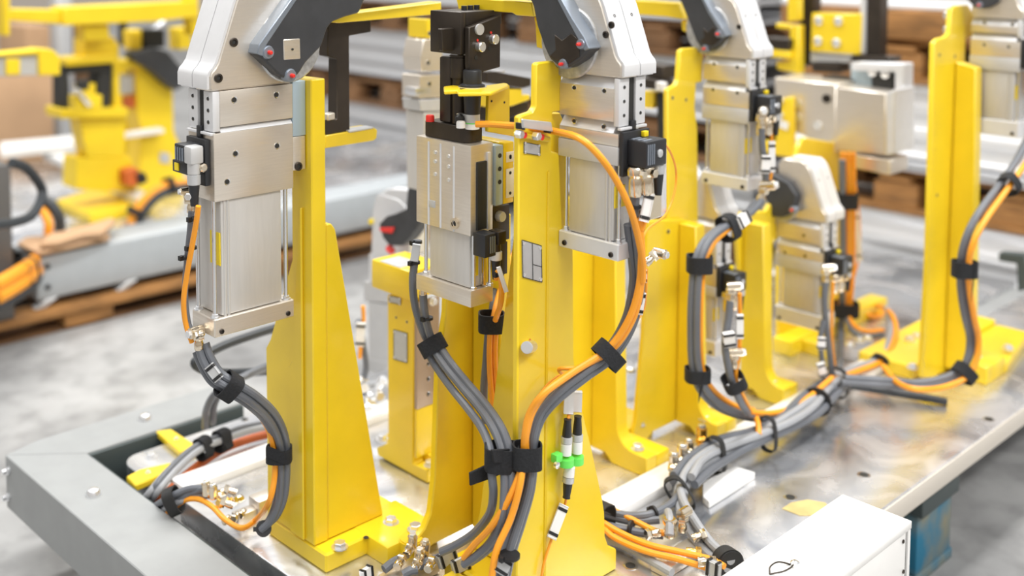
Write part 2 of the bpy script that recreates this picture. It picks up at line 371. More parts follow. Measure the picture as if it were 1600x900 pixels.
# ---------------------------------------------------------------- pneumatic clamps
def clamp(label, kind, x0, y0, W, T, zt, zg, zb, zcap, zc, zd, arm=None, holes=(), screws=(), armplane=None, group=None,
          head='alu_light', disc=None, face='alu', cylface='tube', rodside=True, htop=.145, step=None, sensor=True, cut=None, redpts=(), armT=.024, insert=None):
    s = W/.13
    swap = kind == 'B'
    def P(u, v, z): return Vector((x0+v, y0+u, z)) if swap else Vector((x0+u, y0+v, z))
    U = YA if swap else XA; V = XA if swap else YA
    t = thing('pneumatic_clamp', label, 'clamp', P(W/2, T/2, zd), group)
    def bx(b, u0, u1, v0, v1, z0, z1, bev=.0012):
        a = P(u0, v0, z0); c = P(u1, v1, z1)
        return b.box(min(a.x, c.x), max(a.x, c.x), min(a.y, c.y), max(a.y, c.y), z0, z1, bev)
    face_pt = lambda px, py: (PX(px, py, x0) if swap else PY(px, py, y0))
    # head: two cheeks with a seam
    prof = [(-.001, 0), (-.002, .003), (-.002, .019), (.0005, .025), (.006, .030), (.011, .037), (.0145, .047), (.040, .116), (.046, .128), (.054, .138), (.066, htop), (.118, htop), (W/s, .13), (W/s, .0)]
    ht = T*1.2; e = .0
    for v0, v1 in ((0, ht*.49), (ht*.50, ht)):
        b = B().prism([P(u*s, v0, zt+h*s) for u, h in prof], V*(v1-v0), .002*s+.0006)
        obj('head_cheek', b, head if v0 else face, t)
    # thin lighter cover strips on the narrow side
    b = B()
    for v0, v1 in ((.001, ht*.485), (ht*.505, ht-.001)):
        pr = prof[1:11]
        out = [P(u*s, v0, zt+h*s) for u, h in pr]+[P(u*s-.0035, v0, zt+h*s+(.001 if k else 0)) for k, (u, h) in list(enumerate(pr))[::-1]]
        b.prism(out, V*(v1-v0), 0)
    obj('nose_cover', b, head, t)
    for v in (.22, .74):
        for zz in (.055, .1):
            p = P((.015+(zz-.037)*.337)*s-.0035, ht*v, zt+zz*s) - U*.0
            if zz == .055 or True: socket(p, -U+ZA*.3, t, .0032*s)
    # guide body
    fz0 = zg
    gtop = zt-.0008-(.013 if swap else 0)
    b = B(); bx(b, .013*s, W, 0, T, fz0+.0035, gtop, .0006); obj('guide_block', b, face, t)
    gh = .013 if swap else .006
    for zc_, nm_ in ((fz0+.002, 'groove_chamfer'), (zt-.0015, 'top_chamfer')):
        if nm_ == 'top_chamfer' and not swap: continue
        b = B().prism([P(.014*s, 0, zc_-gh), P(.014*s, gh*.75, zc_), P(.014*s, T-.004, zc_), P(.014*s, T-.004, zc_-gh)], U*(W-.0145*s), .0003); obj(nm_, b, 'alu_light', t)  # lighter metal puts the highlight of the sloped face into the colour
    lowest = zb
    b = B(); bx(b, .003*s, W-(.0 if not step else .0), 0, T, zb, fz0-(.0112 if swap else .0042), .0006); obj('lower_block', b, face, t)
    st = min(.018, (fz0-zb)*.35)
    for v0, v1 in ((0, T*.36), (T*.60, T*.96)):
        b = B(); bx(b, .002*s, .013*s, v0, v1, fz0-.002, zt-.0008); g = obj('guide_leg', b, head, t)
        for k in range(3):
            zz = zt-(zt-fz0)*(.2+.3*k)
            hole(P(.002*s, (v0+v1)/2, zz), -U, t, .0026*s+.0004, 'screw_hole')
    b = B(); bx(b, .006*s, .0125*s, T*.37, T*.59, fz0-.004, zt-.001, 0); obj('guide_slot', b, 'slot', t)
    b = B(); bx(b, -.0015, .006*s, .001, T*.96, fz0-.0065, fz0-.003, .0006); obj('slot_ledge', b, head, t)
    if zcap:
        b = B(); bx(b, .003*s, W+.001, -.001, T+.001, zcap, zb-.0006); obj('cylinder_cap', b, 'alu_grey', t); lowest = zcap
    # cylinder tube with corner flutes
    u0, u1 = .014*s, W-.017*s
    b = B(); bx(b, u0, u1, .004, T-.003, zc, lowest+.001, .004)
    for uu in (u0+.006, u0+.0115):
        b.cyl(P(uu, .0045, zc), P(uu, .0045, lowest), .0022, 10)
    obj('cylinder_tube', b, cylface, t)
    for uu, vv in ((.007*s, T*.80), (.006*s, T*.12), (W-.0085*s, .008), (W-.0085*s, T-.008)):
        b = B().cyl(P(uu, vv, zc-.001), P(uu, vv, lowest+.001), .0030*s, 12); r_ = obj('tie_rod', b, 'steel', t)
        ringbolt(P(uu, vv, zc), ZA, r_, .0048*s, .004, 'nut')
    b = B(); bx(b, u0-.0012, u0-.0002, T*.07, T*.45, zc+(lowest-zc)*.44, zc+(lowest-zc)*.72, 0); obj('sticker', b, 'sticker', t)
    # bottom cap
    b = B(); pr = [(0, 0), (W, 0), (W, T-.006), (W-.006, T), (0+.008, T), (0, T-.008)]
    b.prism([P(u, v, zd) for u, v in pr], ZA*(zc-zd), .0015)
    obj('end_cap', b, 'alu_light' if zcap else 'alu', t)
    for uu in (.011, W-.011):
        socket(P(uu, 0, zd+.007), -V, t, .0035)
    # screws on the wide face
    for q in holes: hole(face_pt(*q), -V, t, .0042*s)
    for q in screws: socket(face_pt(*q), -V, t, .0062*s)
    # swivel disc and arm
    if disc:
        p = face_pt(*disc[:2])
        obj('pivot_disc', B().lathe(p+V*.001, -V, [(disc[2], 0), (disc[2], .002), (disc[2]-.002, .0035), (.01, .0035)], 48), 'galv', t)
    if arm:
        plane = armplane
        q = [(PX(x, y, plane) if swap else PY(x, y, plane)) for x, y in arm]
        a = thing('clamp_arm', None, None, q[0]) if False else None
        o = obj('clamp_arm', B().prism(q, V*armT, .0025), 'dark', t)
        if cut:
            q2 = [(PX(x, y, plane-.0012) if swap else PY(x, y, plane-.0012)) for x, y in cut]
            obj('bevel_highlight', B().prism(q2, V*(armT+.0024), .001), 'armedge', o)  # highlight on the arm bevel, put into colour as a lighter strip
        if insert:
            q3 = [(PX(x, y, plane-.0012) if swap else PY(x, y, plane-.0012)) for x, y in insert]
            pl_ = obj('square_shaft', B().prism(q3, V*.01, .001), 'alu', o)
            c3 = sum(q3, Vector())/len(q3); obj('centre_hole', B().lathe(c3, -V, [(.0016, 0), (.0016, .0015)], 10), 'slot', pl_)
    for px, py in redpts:
        pp_ = armplane-.002
        p = PX(px, py, pp_) if swap else PY(px, py, pp_)
        k = obj('stop_screw', B().lathe(p+V*.012, -V, [(.0095*s, 0), (.0095*s, .01), (.008*s, .013)], 14), 'armedge', t)
        obj('red_tip', B().lathe(p-V*.001, -V, [(.0030*s, 0), (.0030*s, .004), (.002*s, .006)], 12), 'red', k)
    if sensor: (sensor_b if swap else sensor_unit)(t, P, U, V, T, fz0, s)
    return t, P, U, V
def sensor_b(t, P, U, V, T, z1, s):
    z = z1-.008
    def bx(b, u0, u1, v0, v1, z0, z1_, bev=.001):
        a = P(u0, v0, z0); c = P(u1, v1, z1_)
        return b.box(min(a.x, c.x), max(a.x, c.x), min(a.y, c.y), max(a.y, c.y), z0, z1_, bev)
    o = obj('sensor_housing', bx(B(), -.005, .0015, T*.02, T*.98, z-.056, z, .0012), 'black', t)
    obj('sensor_nose', bx(B(), -.0018, .003, T*.40, T*.56, z, z+.012, .001), 'black', o)
    obj('sensor_body', bx(B(), -.034, -.0051, T*.16, T*.92, z-.042, z-.009, .002), 'black', o)
    b = B()
    for k in range(3): bx(b, -.029+.008*k, -.025+.008*k, T*.20, T*.5, z-.0095, z-.0080, .0003)
    obj('top_clips', b, 'armedge', o)
    b = B()
    for k in range(4): bx(b, -.0352, -.0338, T*(.20+.07*k), T*(.235+.07*k), z-.038, z-.013, 0)
    obj('connector_ribs', b, 'armedge', o)
    obj('lock_screw', B().lathe(P(-.0338, T*.64, z-.026), -U, [(.0052, 0), (.0052, .002), (.0035, .003)], 16), 'label', o)
    obj('indicator', bx(B(), -.010, -.004, T*.66, T*.82, z-.0088, z-.002, .0004), 'sticker', o)
    for k, vv in enumerate((.16, .46)):
        c = P(-.018-.004*k, T*vv, z-.046)
        f = obj('brass_fitting', B().lathe(c+ZA*.004, -ZA, [(.0085, 0), (.0105, .003), (.0105, .010), (.0075, .014), (.0085, .018), (.0085, .034), (.0068, .037)], 18), 'brass', t)
        obj('fitting_screw', B().hexh(P(-.028-.004*k, T*vv, z-.050), -U, .0058, .005), 'brass', f)
    c = P(-.024, T*.86, z-.042)
    pg = obj('plug_ring', B().cyl(c, c-ZA*.013, .0078, 24, bev=.001), 'label', t)
    obj('cable_boot', B().cyl(c-ZA*.013, c-ZA*.040, .0068, 16, .0046), 'black', pg)
def sensor_unit(t, P, U, V, T, z1, s, plug=True):
    z = z1-.012
    def bx(b, u0, u1, v0, v1, z0, z1_, bev=.001):
        a = P(u0, v0, z0); c = P(u1, v1, z1_)
        return b.box(min(a.x, c.x), max(a.x, c.x), min(a.y, c.y), max(a.y, c.y), z0, z1_, bev)
    o = obj('sensor_housing', bx(B(), -.006, .002, T*.12, T*.86, z-.062*s, z, .0012), 'black', t)
    obj('sensor_nose', bx(B(), -.0018, .003, T*.40, T*.56, z, z+.016, .001), 'black', o)
    b = bx(B(), -.030*s, -.005, T*.30, T*.70, z-.030*s, z-.006*s, .0015)
    bx(b, -.026*s, -.005, T*.16, T*.9, z-.046*s, z-.030*s, .0012)
    obj('sensor_body', b, 'black', o)
    b = B()
    for k in range(4): bx(b, -.0312*s, -.030*s, T*(.34+.09*k), T*(.38+.09*k), z-.027*s, z-.010*s, 0)
    obj('connector_ribs', b, 'armedge', o)
    obj('lock_nut', B().lathe(P(-.010*s, T*.16, z-.036*s), -V, [(.006*s, 0), (.006*s, .006), (.004*s, .008)], 8), 'brass', o)
    obj('indicator', bx(B(), -.0275*s, -.025*s, T*.62, T*.78, z-.043*s, z-.033*s, 0), 'sticker', o)
    c = P(-.020*s, T*.20, z-.014*s)
    pg = obj('angled_plug', B().cyl(c-ZA*.012*s, c-ZA*.030*s, .0085*s, 16, bev=.001).obox(c-ZA*.004*s, U, V, ZA, .020*s, .019*s, .024*s, .003*s), 'alu_grey', t)
    obj('knurled_ring', B().cyl(c-ZA*.030*s, c-ZA*.044*s, .0088*s, 24, bev=.001), 'label', pg)
    obj('cable_boot', B().cyl(c-ZA*.044*s, c-ZA*.072*s, .0075*s, 16, .0050*s), 'black', pg)
    sensor_unit.last = c-ZA*.070*s
def fitting(p, d, parent, s=1.0, side=None, m='brass', name='hose_fitting'):
    """push-in elbow fitting: collar, hexagon, barrel"""
    p = Vector(p); d = Vector(d).normalized()
    o = obj(name, B().lathe(p, d, [(.0058*s, 0), (.0062*s, .002*s), (.0062*s, .008*s), (.0052*s, .010*s), (.0052*s, .014*s)], 18), m, parent)
    b = B(); b.lathe(p+d*.0135*s, d, [(.0075*s, 0), (.0078*s, .001*s), (.0078*s, .007*s), (.007*s, .008*s)], 6)
    obj('hexagon', b, m, o)
    if side is not None:
        sd = Vector(side).normalized()
        obj('banjo', B().cyl(p+d*.024*s-sd*.006*s, p+d*.024*s+sd*.014*s, .0072*s, 18, bev=.001*s), m, o)
        obj('banjo_screw', B().hexh(p+d*.024*s+sd*.014*s, sd, .0052*s, .004*s), 'zinc', o)
    return o
# clamp 1: big one at left on the tall column
c1, P1, U1, V1 = clamp('large pneumatic clamp at left with open dark arm and black sensor plug', 'A', .772, 1.257, .13, .064, .700, .648, .553, None, .395, .370,
   arm=[(402, 84), (405, 70), (463, -12), (470, -40), (700, -40), (700, -25), (572, -5), (562, 20), (540, 26), (520, 34), (512, 44), (503, 72), (478, 98), (470, 112), (457, 127), (437, 118), (415, 96)],
   cut=[(402, 84), (405, 70), (463, -12), (472, -12), (417, 70), (411, 88)], armplane=1.236, armT=.028,
   insert=[(443, 62), (469, 60), (470, 92), (444, 94)], disc=(452, 70, .052),
   holes=[(366, 156), (432, 148), (368, 240), (433, 228), (355, 284)], screws=[(365, 66), (341, 122), (466, 260)], redpts=[(420, 82), (455, 118)])
obj('side_plate', B().box(.9022, .9235, 1.2575, 1.30, .577, .6245, .001), 'alu', c1)
obj('spacer_plate', B().box(.9025, .9245, 1.2575, 1.305, .625, .702, .001), 'spacer', c1)
# clamp 2: right centre
c2, P2, U2, V2 = clamp('pneumatic clamp with dark arm mounted on the front yellow column with the name plate', 'B', 1.107, .852, .098, .056, .727, .668, .641, .617, .518, .496,
   arm=[(775, -40), (775, -20), (826, -3), (832, 8), (838, 40), (850, 75), (858, 92), (872, 103), (880, 108), (888, 105), (907, 93), (921, 76), (913, 58), (895, 30), (872, -12), (865, -40)],
   cut=[(921, 76), (913, 58), (895, 30), (868, -18), (861, -18), (886, 30), (903, 62), (913, 80)], armplane=1.085, disc=(890, 66, .047),
   holes=[(897, 137), (944, 142), (897, 189), (943, 198)], screws=[(947, 54), (956, 39)], redpts=[(907, 69), (879, 100)])
# clamp 3
c3, P3, U3, V3 = clamp('pneumatic clamp standing behind, on the second yellow column from the right', 'B', 1.765, 1.072, .098, .056, .685, .637, .596, .569, .470, .447,
   arm=[(1000, -50), (1000, -40), (1058, -8), (1066, 10), (1078, 40), (1086, 62), (1095, 76), (1108, 80), (1120, 72), (1134, 56), (1128, 42), (1112, 18), (1096, -12), (1090, -50)],
   cut=[(1134, 56), (1128, 42), (1112, 18), (1094, -16), (1089, -16), (1106, 20), (1122, 46), (1127, 60)], armplane=1.745, disc=(1106, 46, .046),
   holes=[(1116, 100), (1152, 105), (1114, 140), (1152, 145)], screws=[(1155, 42)], redpts=[(1122, 53), (1101, 76)])
for par_, pts_, X_ in ((c2, [(866, 54), (878, 63), (892, 52), (904, 62), (905, 88), (889, 99), (866, 93), (858, 88), (868, 78)], 1.0838), (c3, [(1098, 44), (1106, 50), (1114, 42), (1123, 50), (1123, 64), (1113, 71), (1098, 68), (1093, 64), (1100, 58)], 1.7438)):
    arm_ = [o_ for o_ in par_.children if o_.name.startswith('clamp_arm')][0]
    obj('polished_boss', B().prism([PX(x, y, X_) for x, y in pts_], XA*.006, .0006), 'brown', arm_)
# clamp at the right border
pz = lambda y: PX(1580, y, 2.36).z
c4, P4, U4, V4 = clamp('pneumatic clamp cut off by the right picture border, beside the rightmost column', 'B', 2.36, .835, .098, .056, pz(30), pz(56), pz(90), pz(112), pz(190), pz(214),
   arm=[(1480, -60), (1480, -50), (1508, -4), (1522, 12), (1540, 14), (1556, 4), (1562, -60)], armplane=2.34,
   holes=[(1538, 35), (1582, 38), (1538, 70), (1576, 73)], redpts=[(1530, 8)])
# lower clamp below clamp 3 (px 1095-1165)
c5, P5, U5, V5 = clamp('smaller clamp low between the second and third column from the right, orange-brown reflections', 'B', 1.78, PX(1121, 390, 1.78).y, .085, .050, PX(1121, 345, 1.78).z, PX(1121, 412, 1.78).z, PX(1121, 450, 1.78).z, PX(1121, 466, 1.78).z, PX(1121, 536, 1.78).z, PX(1121, 560, 1.78).z,
   htop=.11, disc=None)
# clamp 5 with black disc (px 1205-1305)
c6, P6, U6, V6 = clamp('clamp with a black round arm end standing behind the cable junction', 'B', 2.05, 1.072, .105, .056, PX(1300, 352, 2.05).z, PX(1290, 388, 2.05).z, PX(1290, 412, 2.05).z, PX(1285, 432, 2.05).z, PX(1285, 496, 2.05).z, PX(1285, 520, 2.05).z,
   arm=[(1178, 280), (1186, 268), (1210, 274), (1232, 286), (1244, 306), (1240, 330), (1222, 340), (1204, 338), (1196, 330), (1200, 318), (1186, 300)], armplane=2.03, disc=(1218, 312, .045),
   holes=[(1256, 368), (1226, 394), (1258, 400)], htop=.145, redpts=[(1238, 328)])
# ---------------------------------------------------------------- yellow columns
def column(label, loc, group=None): return thing('support_stand', label, 'stand', loc, group)
def face_x(parent, name, X, px, th, m='yellow', bev=.0018, dirn=1): return obj(name, B().prism([PX(a, b, X) for a, b in px], XA*th*dirn, bev), m, parent)
def face_y(parent, name, Y, px, th, m='yellow', bev=.0018, dirn=1): return obj(name, B().prism([PY(a, b, Y) for a, b in px], YA*th*dirn, bev), m, parent)
def z0x(px, X): # pixel row where plane x=X meets z=0 at column px is solved numerically
    lo, hi = 100, 1600
    for _ in range(40):
        m_ = (lo+hi)/2
        if PX(px, m_, X).z > 0: lo = m_
        else: hi = m_
    return lo
def z0y(px, Y, z=0.0):
    lo, hi = 100, 1800
    for _ in range(40):
        m_ = (lo+hi)/2
        if PY(px, m_, Y).z > z: lo = m_
        else: hi = m_
    return lo
def poly_xz(parent, name, Y, pts, th, m='yellow', bev=.0018): return obj(name, B().prism([(x, Y, z) for x, z in pts], YA*th, bev), m, parent)
def poly_yz(parent, name, X, pts, th, m='yellow', bev=.0018): return obj(name, B().prism([(X, y, z) for y, z in pts], XA*th, bev), m, parent)
def foot_curve(a, b, w0, zfoot, ztop, rad):
    return []
# --- column 1
k1 = column('tall yellow steel column at left carrying the large clamp', (1.0, 1.29, 0))
poly_yz(k1, 'face_plate', .925, [(1.363, .030), (1.363, .29), (1.352, .305), (1.294, .44), (1.294, .703), (1.245, .704), (1.245, .030)], .025)
poly_xz(k1, 'gusset', 1.2465, [(.9505, .495), (.9505, .03), (1.056, .03), (1.05, .06), (.968, .485), (.960, .495)], .020)
poly_xz(k1, 'back_gusset', 1.335, [(.9505, .30), (.9505, .03), (1.028, .03), (.985, .28), (.975, .30)], .018)
obj('foot', B().prism([(.925, 1.218, 0), (1.085, 1.218, 0), (1.094, 1.227, 0), (1.094, 1.355, 0), (1.085, 1.3632, 0), (.925, 1.3632, 0)], ZA*.029, .003), 'yellow', k1)
poly_yz(k1, 'side_rib', .921, [(1.300, .031), (1.300, .28), (1.292, .29), (1.270, .52), (1.266, .52), (1.266, .031)], .004)
for q in ((531, 855), (611, 817)): ringbolt(PZ(*q, .029), ZA, k1, .009, .007)
p = PZ(572, 840, .0292); obj('dowel_hole', B().lathe(p, ZA, [(.004, 0), (.004, .0005)], 14), 'slot', k1)
# --- column 2 (front, with name plate)
k2 = column('front yellow column with grey name plate and black hook-and-loop strap', (1.15, 1.0, 0))
px2 = [(812, 903), (811, 183), (817, 180), (832, 175), (837, 166), (838, 101), (842, 98), (866, 95), (870, 103), (878, 107), (879, 170), (876, 174), (864, 176), (862, 236), (874, 240), (880, 370), (896, 390), (897, 560), (905, 620), (925, 700), (942, 780), (945, 800)]
q = [PY(x, y, .95) for x, y in px2]
q[0] = Vector((q[1].x+.002, .95, .001)); last = q[-1]
q += [Vector((last.x+.002, .95, .060)), Vector((last.x+.010, .95, .042)), Vector((last.x+.026, .95, .032)), Vector((1.241, .95, .030)), Vector((1.241, .95, .001))]
obj('face_plate', B().prism(q, YA*.010, .0018), 'yellow', k2)
obj('foot', B().prism([(1.04, .9605, 0), (1.241, .9605, 0), (1.241, 1.09, 0), (1.233, 1.098, 0), (1.04, 1.098, 0)], ZA*.03, .003), 'yellow', k2)
obj('side_foot', B().box(.985, 1.0345, .951, 1.07, 0, .03, .003), 'yellow', k2)
poly_yz(k2, 'rib', 1.09, [(.9605, .031), (1.09, .031), (1.075, .10), (1.0, .60), (.9605, .61)], .02)
poly_xz(k2, 'weld_strip', .9485, [(1.0835, .02), (1.0875, .02), (1.0875, .60), (1.0835, .60)], .002)
ringbolt(PZ(801, 866, .03), ZA, k2, .0095, .008); ringbolt(PZ(935, 855, .03)+Vector((0, .01, 0)), ZA, k2, .0085, .007)
# name plate with ruled fields
def nameplate(parent, px, Y=None, X=None, lines=True):
    f = (lambda a, b, o=0: PY(a, b, Y-o)) if Y is not None else (lambda a, b, o=0: PX(a, b, X-o))
    V = YA if Y is not None else XA
    o = obj('name_plate', B().prism([f(*p, .0012) for p in px], V*.0012, 0), 'label', parent)
    c = [f(*p, .0014) for p in px]
    def lerp(a, b, t): return a+(b-a)*t
    w_ = (c[1]-c[0]).length; 
    def line(p, q_, th):
        d = (q_-p).normalized(); nrm = d.cross(V).normalized()*th
        return [p-nrm, q_-nrm, q_+nrm, p+nrm]
    b = B()
    segs = [(c[0], c[1]), (c[1], c[2]), (c[2], c[3]), (c[3], c[0])]
    if lines:
        m0 = lerp(c[0], c[1], .52); m1 = lerp(c[3], c[2], .52); segs += [(m0, m1), (lerp(m0, m1, .58), lerp(c[1], c[2], .58))]
    for a, e_ in segs: b.prism(line(a, e_, w_*.012), -V*.0003, 0)
    obj('printed_lines', b, 'slot', o)
    for k in range(4):
        cc = lerp(c[k], c[(k+2) % 4], .07); obj('rivet', B().lathe(cc, -V, [(w_*.06, 0), (w_*.06, .0008), (w_*.03, .0013)], 12), 'zinc', o)
    return o
nameplate(k2, [(816, 375), (846, 384), (847, 441), (817, 433)], Y=.95)
nameplate(k2, [(819, 222), (844, 227), (844, 243), (819, 239)], Y=.95, lines=False)
face_y(k2, 'nose_block', .944, [(812, 505), (843, 514), (842, 545), (813, 545)], .006, bev=.0008) if False else None
o = obj('dowel_pin', B().cyl(PY(831, 541, .9505), PY(823, 543, .935), .0078, 24, bev=.001), 'zinc', k2)
obj('pin_mark', B().lathe(PY(828, 531, .9495), -YA, [(.0016, 0), (.0016, .0005)], 10), 'orange_dark', k2)
face_y(k2, 'bolt_bracket', .944, [(806, 206), (862, 214), (861, 223), (806, 214)], .006)
for q_, rr in (((808, 209), .0055), ((835, 212), .0055)):
    b_ = obj('hex_screw', B().lathe(PY(*q_, .944), -YA, [(rr, 0), (rr, .008), (rr*.8, .009)], 6), 'zinc', k2)
    obj('thread_seal', B().lathe(PY(q_[0]+10, q_[1]+2, .944), -YA, [(.004, 0), (.004, .003)], 12), 'red', b_)
# shadowed side plate behind the face (right of the tab)
face_y(k2, 'side_plate', .9615, [(858, 176), (876, 176), (886, 200), (893, 400), (893, 640), (858, 640)], .03)
# --- concave L columns: left plate (normal -Y) + right plate (normal -X) + curved feet
def lcolumn(label, xc, yc, left, right_prof, zt, thl=.024, thr=.028, m='yellow', footx=None, footy=None, bolts=(), notch=.012):
    """xc,yc the inner corner; left: (x,z) outline of the left plate; right_prof: (y,z) outline of the right plate"""
    k = column(label, (xc, yc, 0))
    poly_xz(k, 'left_plate', yc, left, thl, m)
    poly_yz(k, 'right_plate', xc, right_prof, thr, m)
    for q in bolts: ringbolt(q, ZA, k, .0085, .007)
    return k
def arc(cx, cz, r, a0, a1, n=6): return [(cx+r*math.cos(math.radians(a0+(a1-a0)*i/n)), cz+r*math.sin(math.radians(a0+(a1-a0)*i/n))) for i in range(n+1)]
def rprof(yf, yw, yc, zt, zf=.035, r=.035, notch=.014, top=None):
    """right plate outline in (y,z): foot end yf, web edge yw, corner yc"""
    return [(yf, 0), (yf, zf)] + arc(yw-r, zf+r, r, -90, 0)[0:] + (top or [(yw+.012, zt)]) + [(yc, zt), (yc, notch), (yc-.03, notch), (yc-.045, 0)]
# column behind the front one (px 900-1020)
k3 = lcolumn('yellow gusseted column directly behind the front column, its curved foot on the plate', 1.495, 1.204,
     [(1.40, 0), (1.425, .014), (1.52, .014), (1.52, .46), (1.45, .46), (1.43, .30), (1.40, .05)],
     rprof(1.085, 1.147, 1.204, .46), .46, bolts=[PZ(994, 705, .033)+Vector((.004, 0, .003))])
obj('foot_block', B().box(1.5235, 1.56, 1.085, 1.203, 0, .033, .003), 'yellow', k3)
# column 3 (clamp 3)
lp = [PY(x, y, 1.17) for x, y in [(1085, 168), (1088, 78), (1098, 82), (1099, 158), (1094, 166), (1085, 168)]]
def fy(Y, px): return [((v := PY(a, b, Y)).x, max(v.z, .0012)) for a, b in px]
def fx(X, px): return [((v := PX(a, b, X)).y, max(v.z, .0012)) for a, b in px]
k4 = column('yellow column carrying the clamp right of centre, drilled front gusset and stepped top tab', (1.70, 1.17, 0))
poly_xz(k4, 'left_plate', 1.176, fy(1.176, [(1052, 640), (1045, 560), (1043, 140), (1047, 138), (1056, 133), (1060, 125), (1063, 80), (1068, 76), (1090, 74), (1092, 80), (1099, 84), (1098, 128), (1088, 130), (1086, 168), (1090, 200), (1093, 560), (1094, 630)]), .010)
poly_xz(k4, 'front_gusset', 1.166, [(1.566, 0), (1.566, .030), (1.574, .045), (1.592, .20), (1.599, .405), (1.718, .387), (1.718, .014), (1.62, .014), (1.60, 0)], .0095)
hole(PY(1044, 362, 1.166), -YA, k4, .004); 
for q in ((1051, 153), (1072, 156)): hole(PY(*q, 1.176), -YA, k4, .003)
poly_yz(k4, 'right_plate', 1.6915, rprof(1.077, 1.118, 1.1655, .385), .028)
obj('foot_block', B().box(1.720, 1.755, 1.077, 1.165, 0, .034, .003), 'yellow', k4)
for q in ((1101, 655, .034),): ringbolt(PZ(*q), ZA, k4, .0085, .007)
obj('side_foot', B().box(1.556, 1.64, 1.1765, 1.26, 0, .034, .003), 'yellow', k4)
for q in ((1000, 664), (986, 580), (1000, 574)): ringbolt(PZ(q[0], q[1], .034), ZA, k4, .0075, .006)
k4b = column('low yellow block column behind the gusseted column with two hexagon bolts on top', (1.56, 1.37, 0))
obj('base_block', B().box(1.50, 1.70, 1.30, 1.42, 0, .034, .003), 'yellow', k4b)
obj('web', B().box(1.55, 1.57, 1.31, 1.41, .0345, .30, .002), 'yellow', k4b)
for q in ((985, 580), (1000, 573)): ringbolt(PZ(*q, .034), ZA, k4b, .0085, .007)
# column 4 (px 1150-1230)
k5 = column('yellow column with rounded shoulder between the low clamp and the one behind the cable junction', (1.99, 1.17, 0))
poly_xz(k5, 'left_plate', 1.178, fy(1.178, [(1163, 630), (1160, 480), (1150, 342), (1160, 332), (1198, 330), (1204, 318), (1213, 334), (1214, 372), (1208, 382), (1206, 600), (1205, 625)]), .010)
poly_yz(k5, 'right_plate', 1.925, rprof(1.082, 1.122, 1.1775, .345), .028)
obj('foot_block', B().box(1.9535, 1.98, 1.082, 1.177, 0, .034, .003), 'yellow', k5)
ringbolt(PZ(1208, 600, .034), ZA, k5, .008, .007)
# column behind clamp 5 with slanted edge (px 1235-1340)
k6 = column('broad yellow column behind the cable bundle carrying the horizontal pin unit', (2.3, 1.25, 0))
poly_xz(k6, 'face_plate', 1.25, fy(1.25, [(1218, 530), (1218, 400), (1248, 230), (1256, 215), (1336, 228), (1328, 470), (1326, 560), (1218, 545)]), .012)
obj('foot', B().box(2.17, 2.62, 1.205, 1.2495, 0, .034, .003), 'yellow', k6)
for q in ((1328, 540), (1343, 533), (1355, 530)): ringbolt(PZ(*q, .034), ZA, k6, .0085, .007)
obj('foot_rail', B().prism([PZ(1216, 540, .0), PZ(1300, 565, .0), PZ(1302, 545, .0), PZ(1216, 515, .0)], ZA*.03, .002), 'yellow', k6)
# right column
k7 = column('rightmost tall yellow column with a stepped tab on top', (2.32, .95, 0))
poly_xz(k7, 'left_plate', .947, fy(.947, [(1441, 590), (1451, 400), (1460, 67), (1466, 61), (1478, 58), (1484, 52), (1487, 14), (1493, 9), (1514, 8), (1518, 16), (1522, 20), (1521, 56), (1509, 60), (1507, 300), (1489, 588), (1474, 584), (1467, 584), (1462, 598)]), .010)
poly_yz(k7, 'right_plate', 2.3235, [(.862, 0), (.862, .036), (.884, .040), (.894, .06), (.900, .36), (.906, .64), (.946, .65), (.946, .014), (.91, .014), (.895, 0)], .03)
obj('foot_block', B().box(2.354, 2.42, .862, .946, 0, .036, .003), 'yellow', k7)
obj('base_flange', B().prism([(2.24, .972, 0), (2.66, .972, 0), (2.66, 1.09, 0), (2.24, 1.09, 0)], ZA*.03, .003), 'yellow', k7)
obj('side_flange', B().prism([(2.42, .86, 0), (2.66, .90, 0), (2.66, .971, 0), (2.421, .971, 0)], ZA*.02, .003), 'yellow', k7)
for q in ((1426, 575), (1421, 532), (1432, 527), (1505, 561), (1528, 562), (1575, 545)): ringbolt(PZ(*q, .03), ZA, k7, .0085, .007)
for q in ((1468, 86), (1492, 88), (1464, 305), (1492, 310)): hole(PY(*q, .947), -YA, k7, .0035)
for q in ((1479, 24), (1479, 46)): obj('side_screw', B().lathe(PY(q[0]+3, q[1], .959), -XA, [(.008, 0), (.008, .008), (.006, .01)], 16), 'zinc', k7)
face_y(k7, 'boss', .945, [(1455, 300), (1466, 298), (1470, 303), (1472, 590), (1460, 590)], .0015) if False else None
# --- column 2L under the pin unit (px 655-790)
k8 = column('yellow corner column under the upright pin unit, held by the black strap', (1.155, 1.157, 0))
poly_xz(k8, 'left_plate', 1.158, [(1.045, .0), (1.06, .0), (1.075, .012), (1.176, .012), (1.176, .455), (1.106, .455), (1.102, .354), (1.088, .28), (1.084, .20), (1.080, .11), (1.072, .060), (1.06, .042), (1.05, .036), (1.042, .034), (1.035, .02)], .012)
poly_yz(k8, 'right_plate', 1.1555, [(1.10, 0), (1.10, .5), (1.157, .5), (1.157, .012), (1.13, .012), (1.12, 0)], .022)
obj('foot', B().box(1.0, 1.10, 1.1715, 1.27, 0, .03, .003), 'yellow', k8)
obj('corner_boss', B().cyl((1.04, 1.166, .001), (1.04, 1.166, .033), .018, 28, bev=.002), 'yellow', k8)
ringbolt((PZ(649, 828, .034)), ZA, k8, .009, .008)
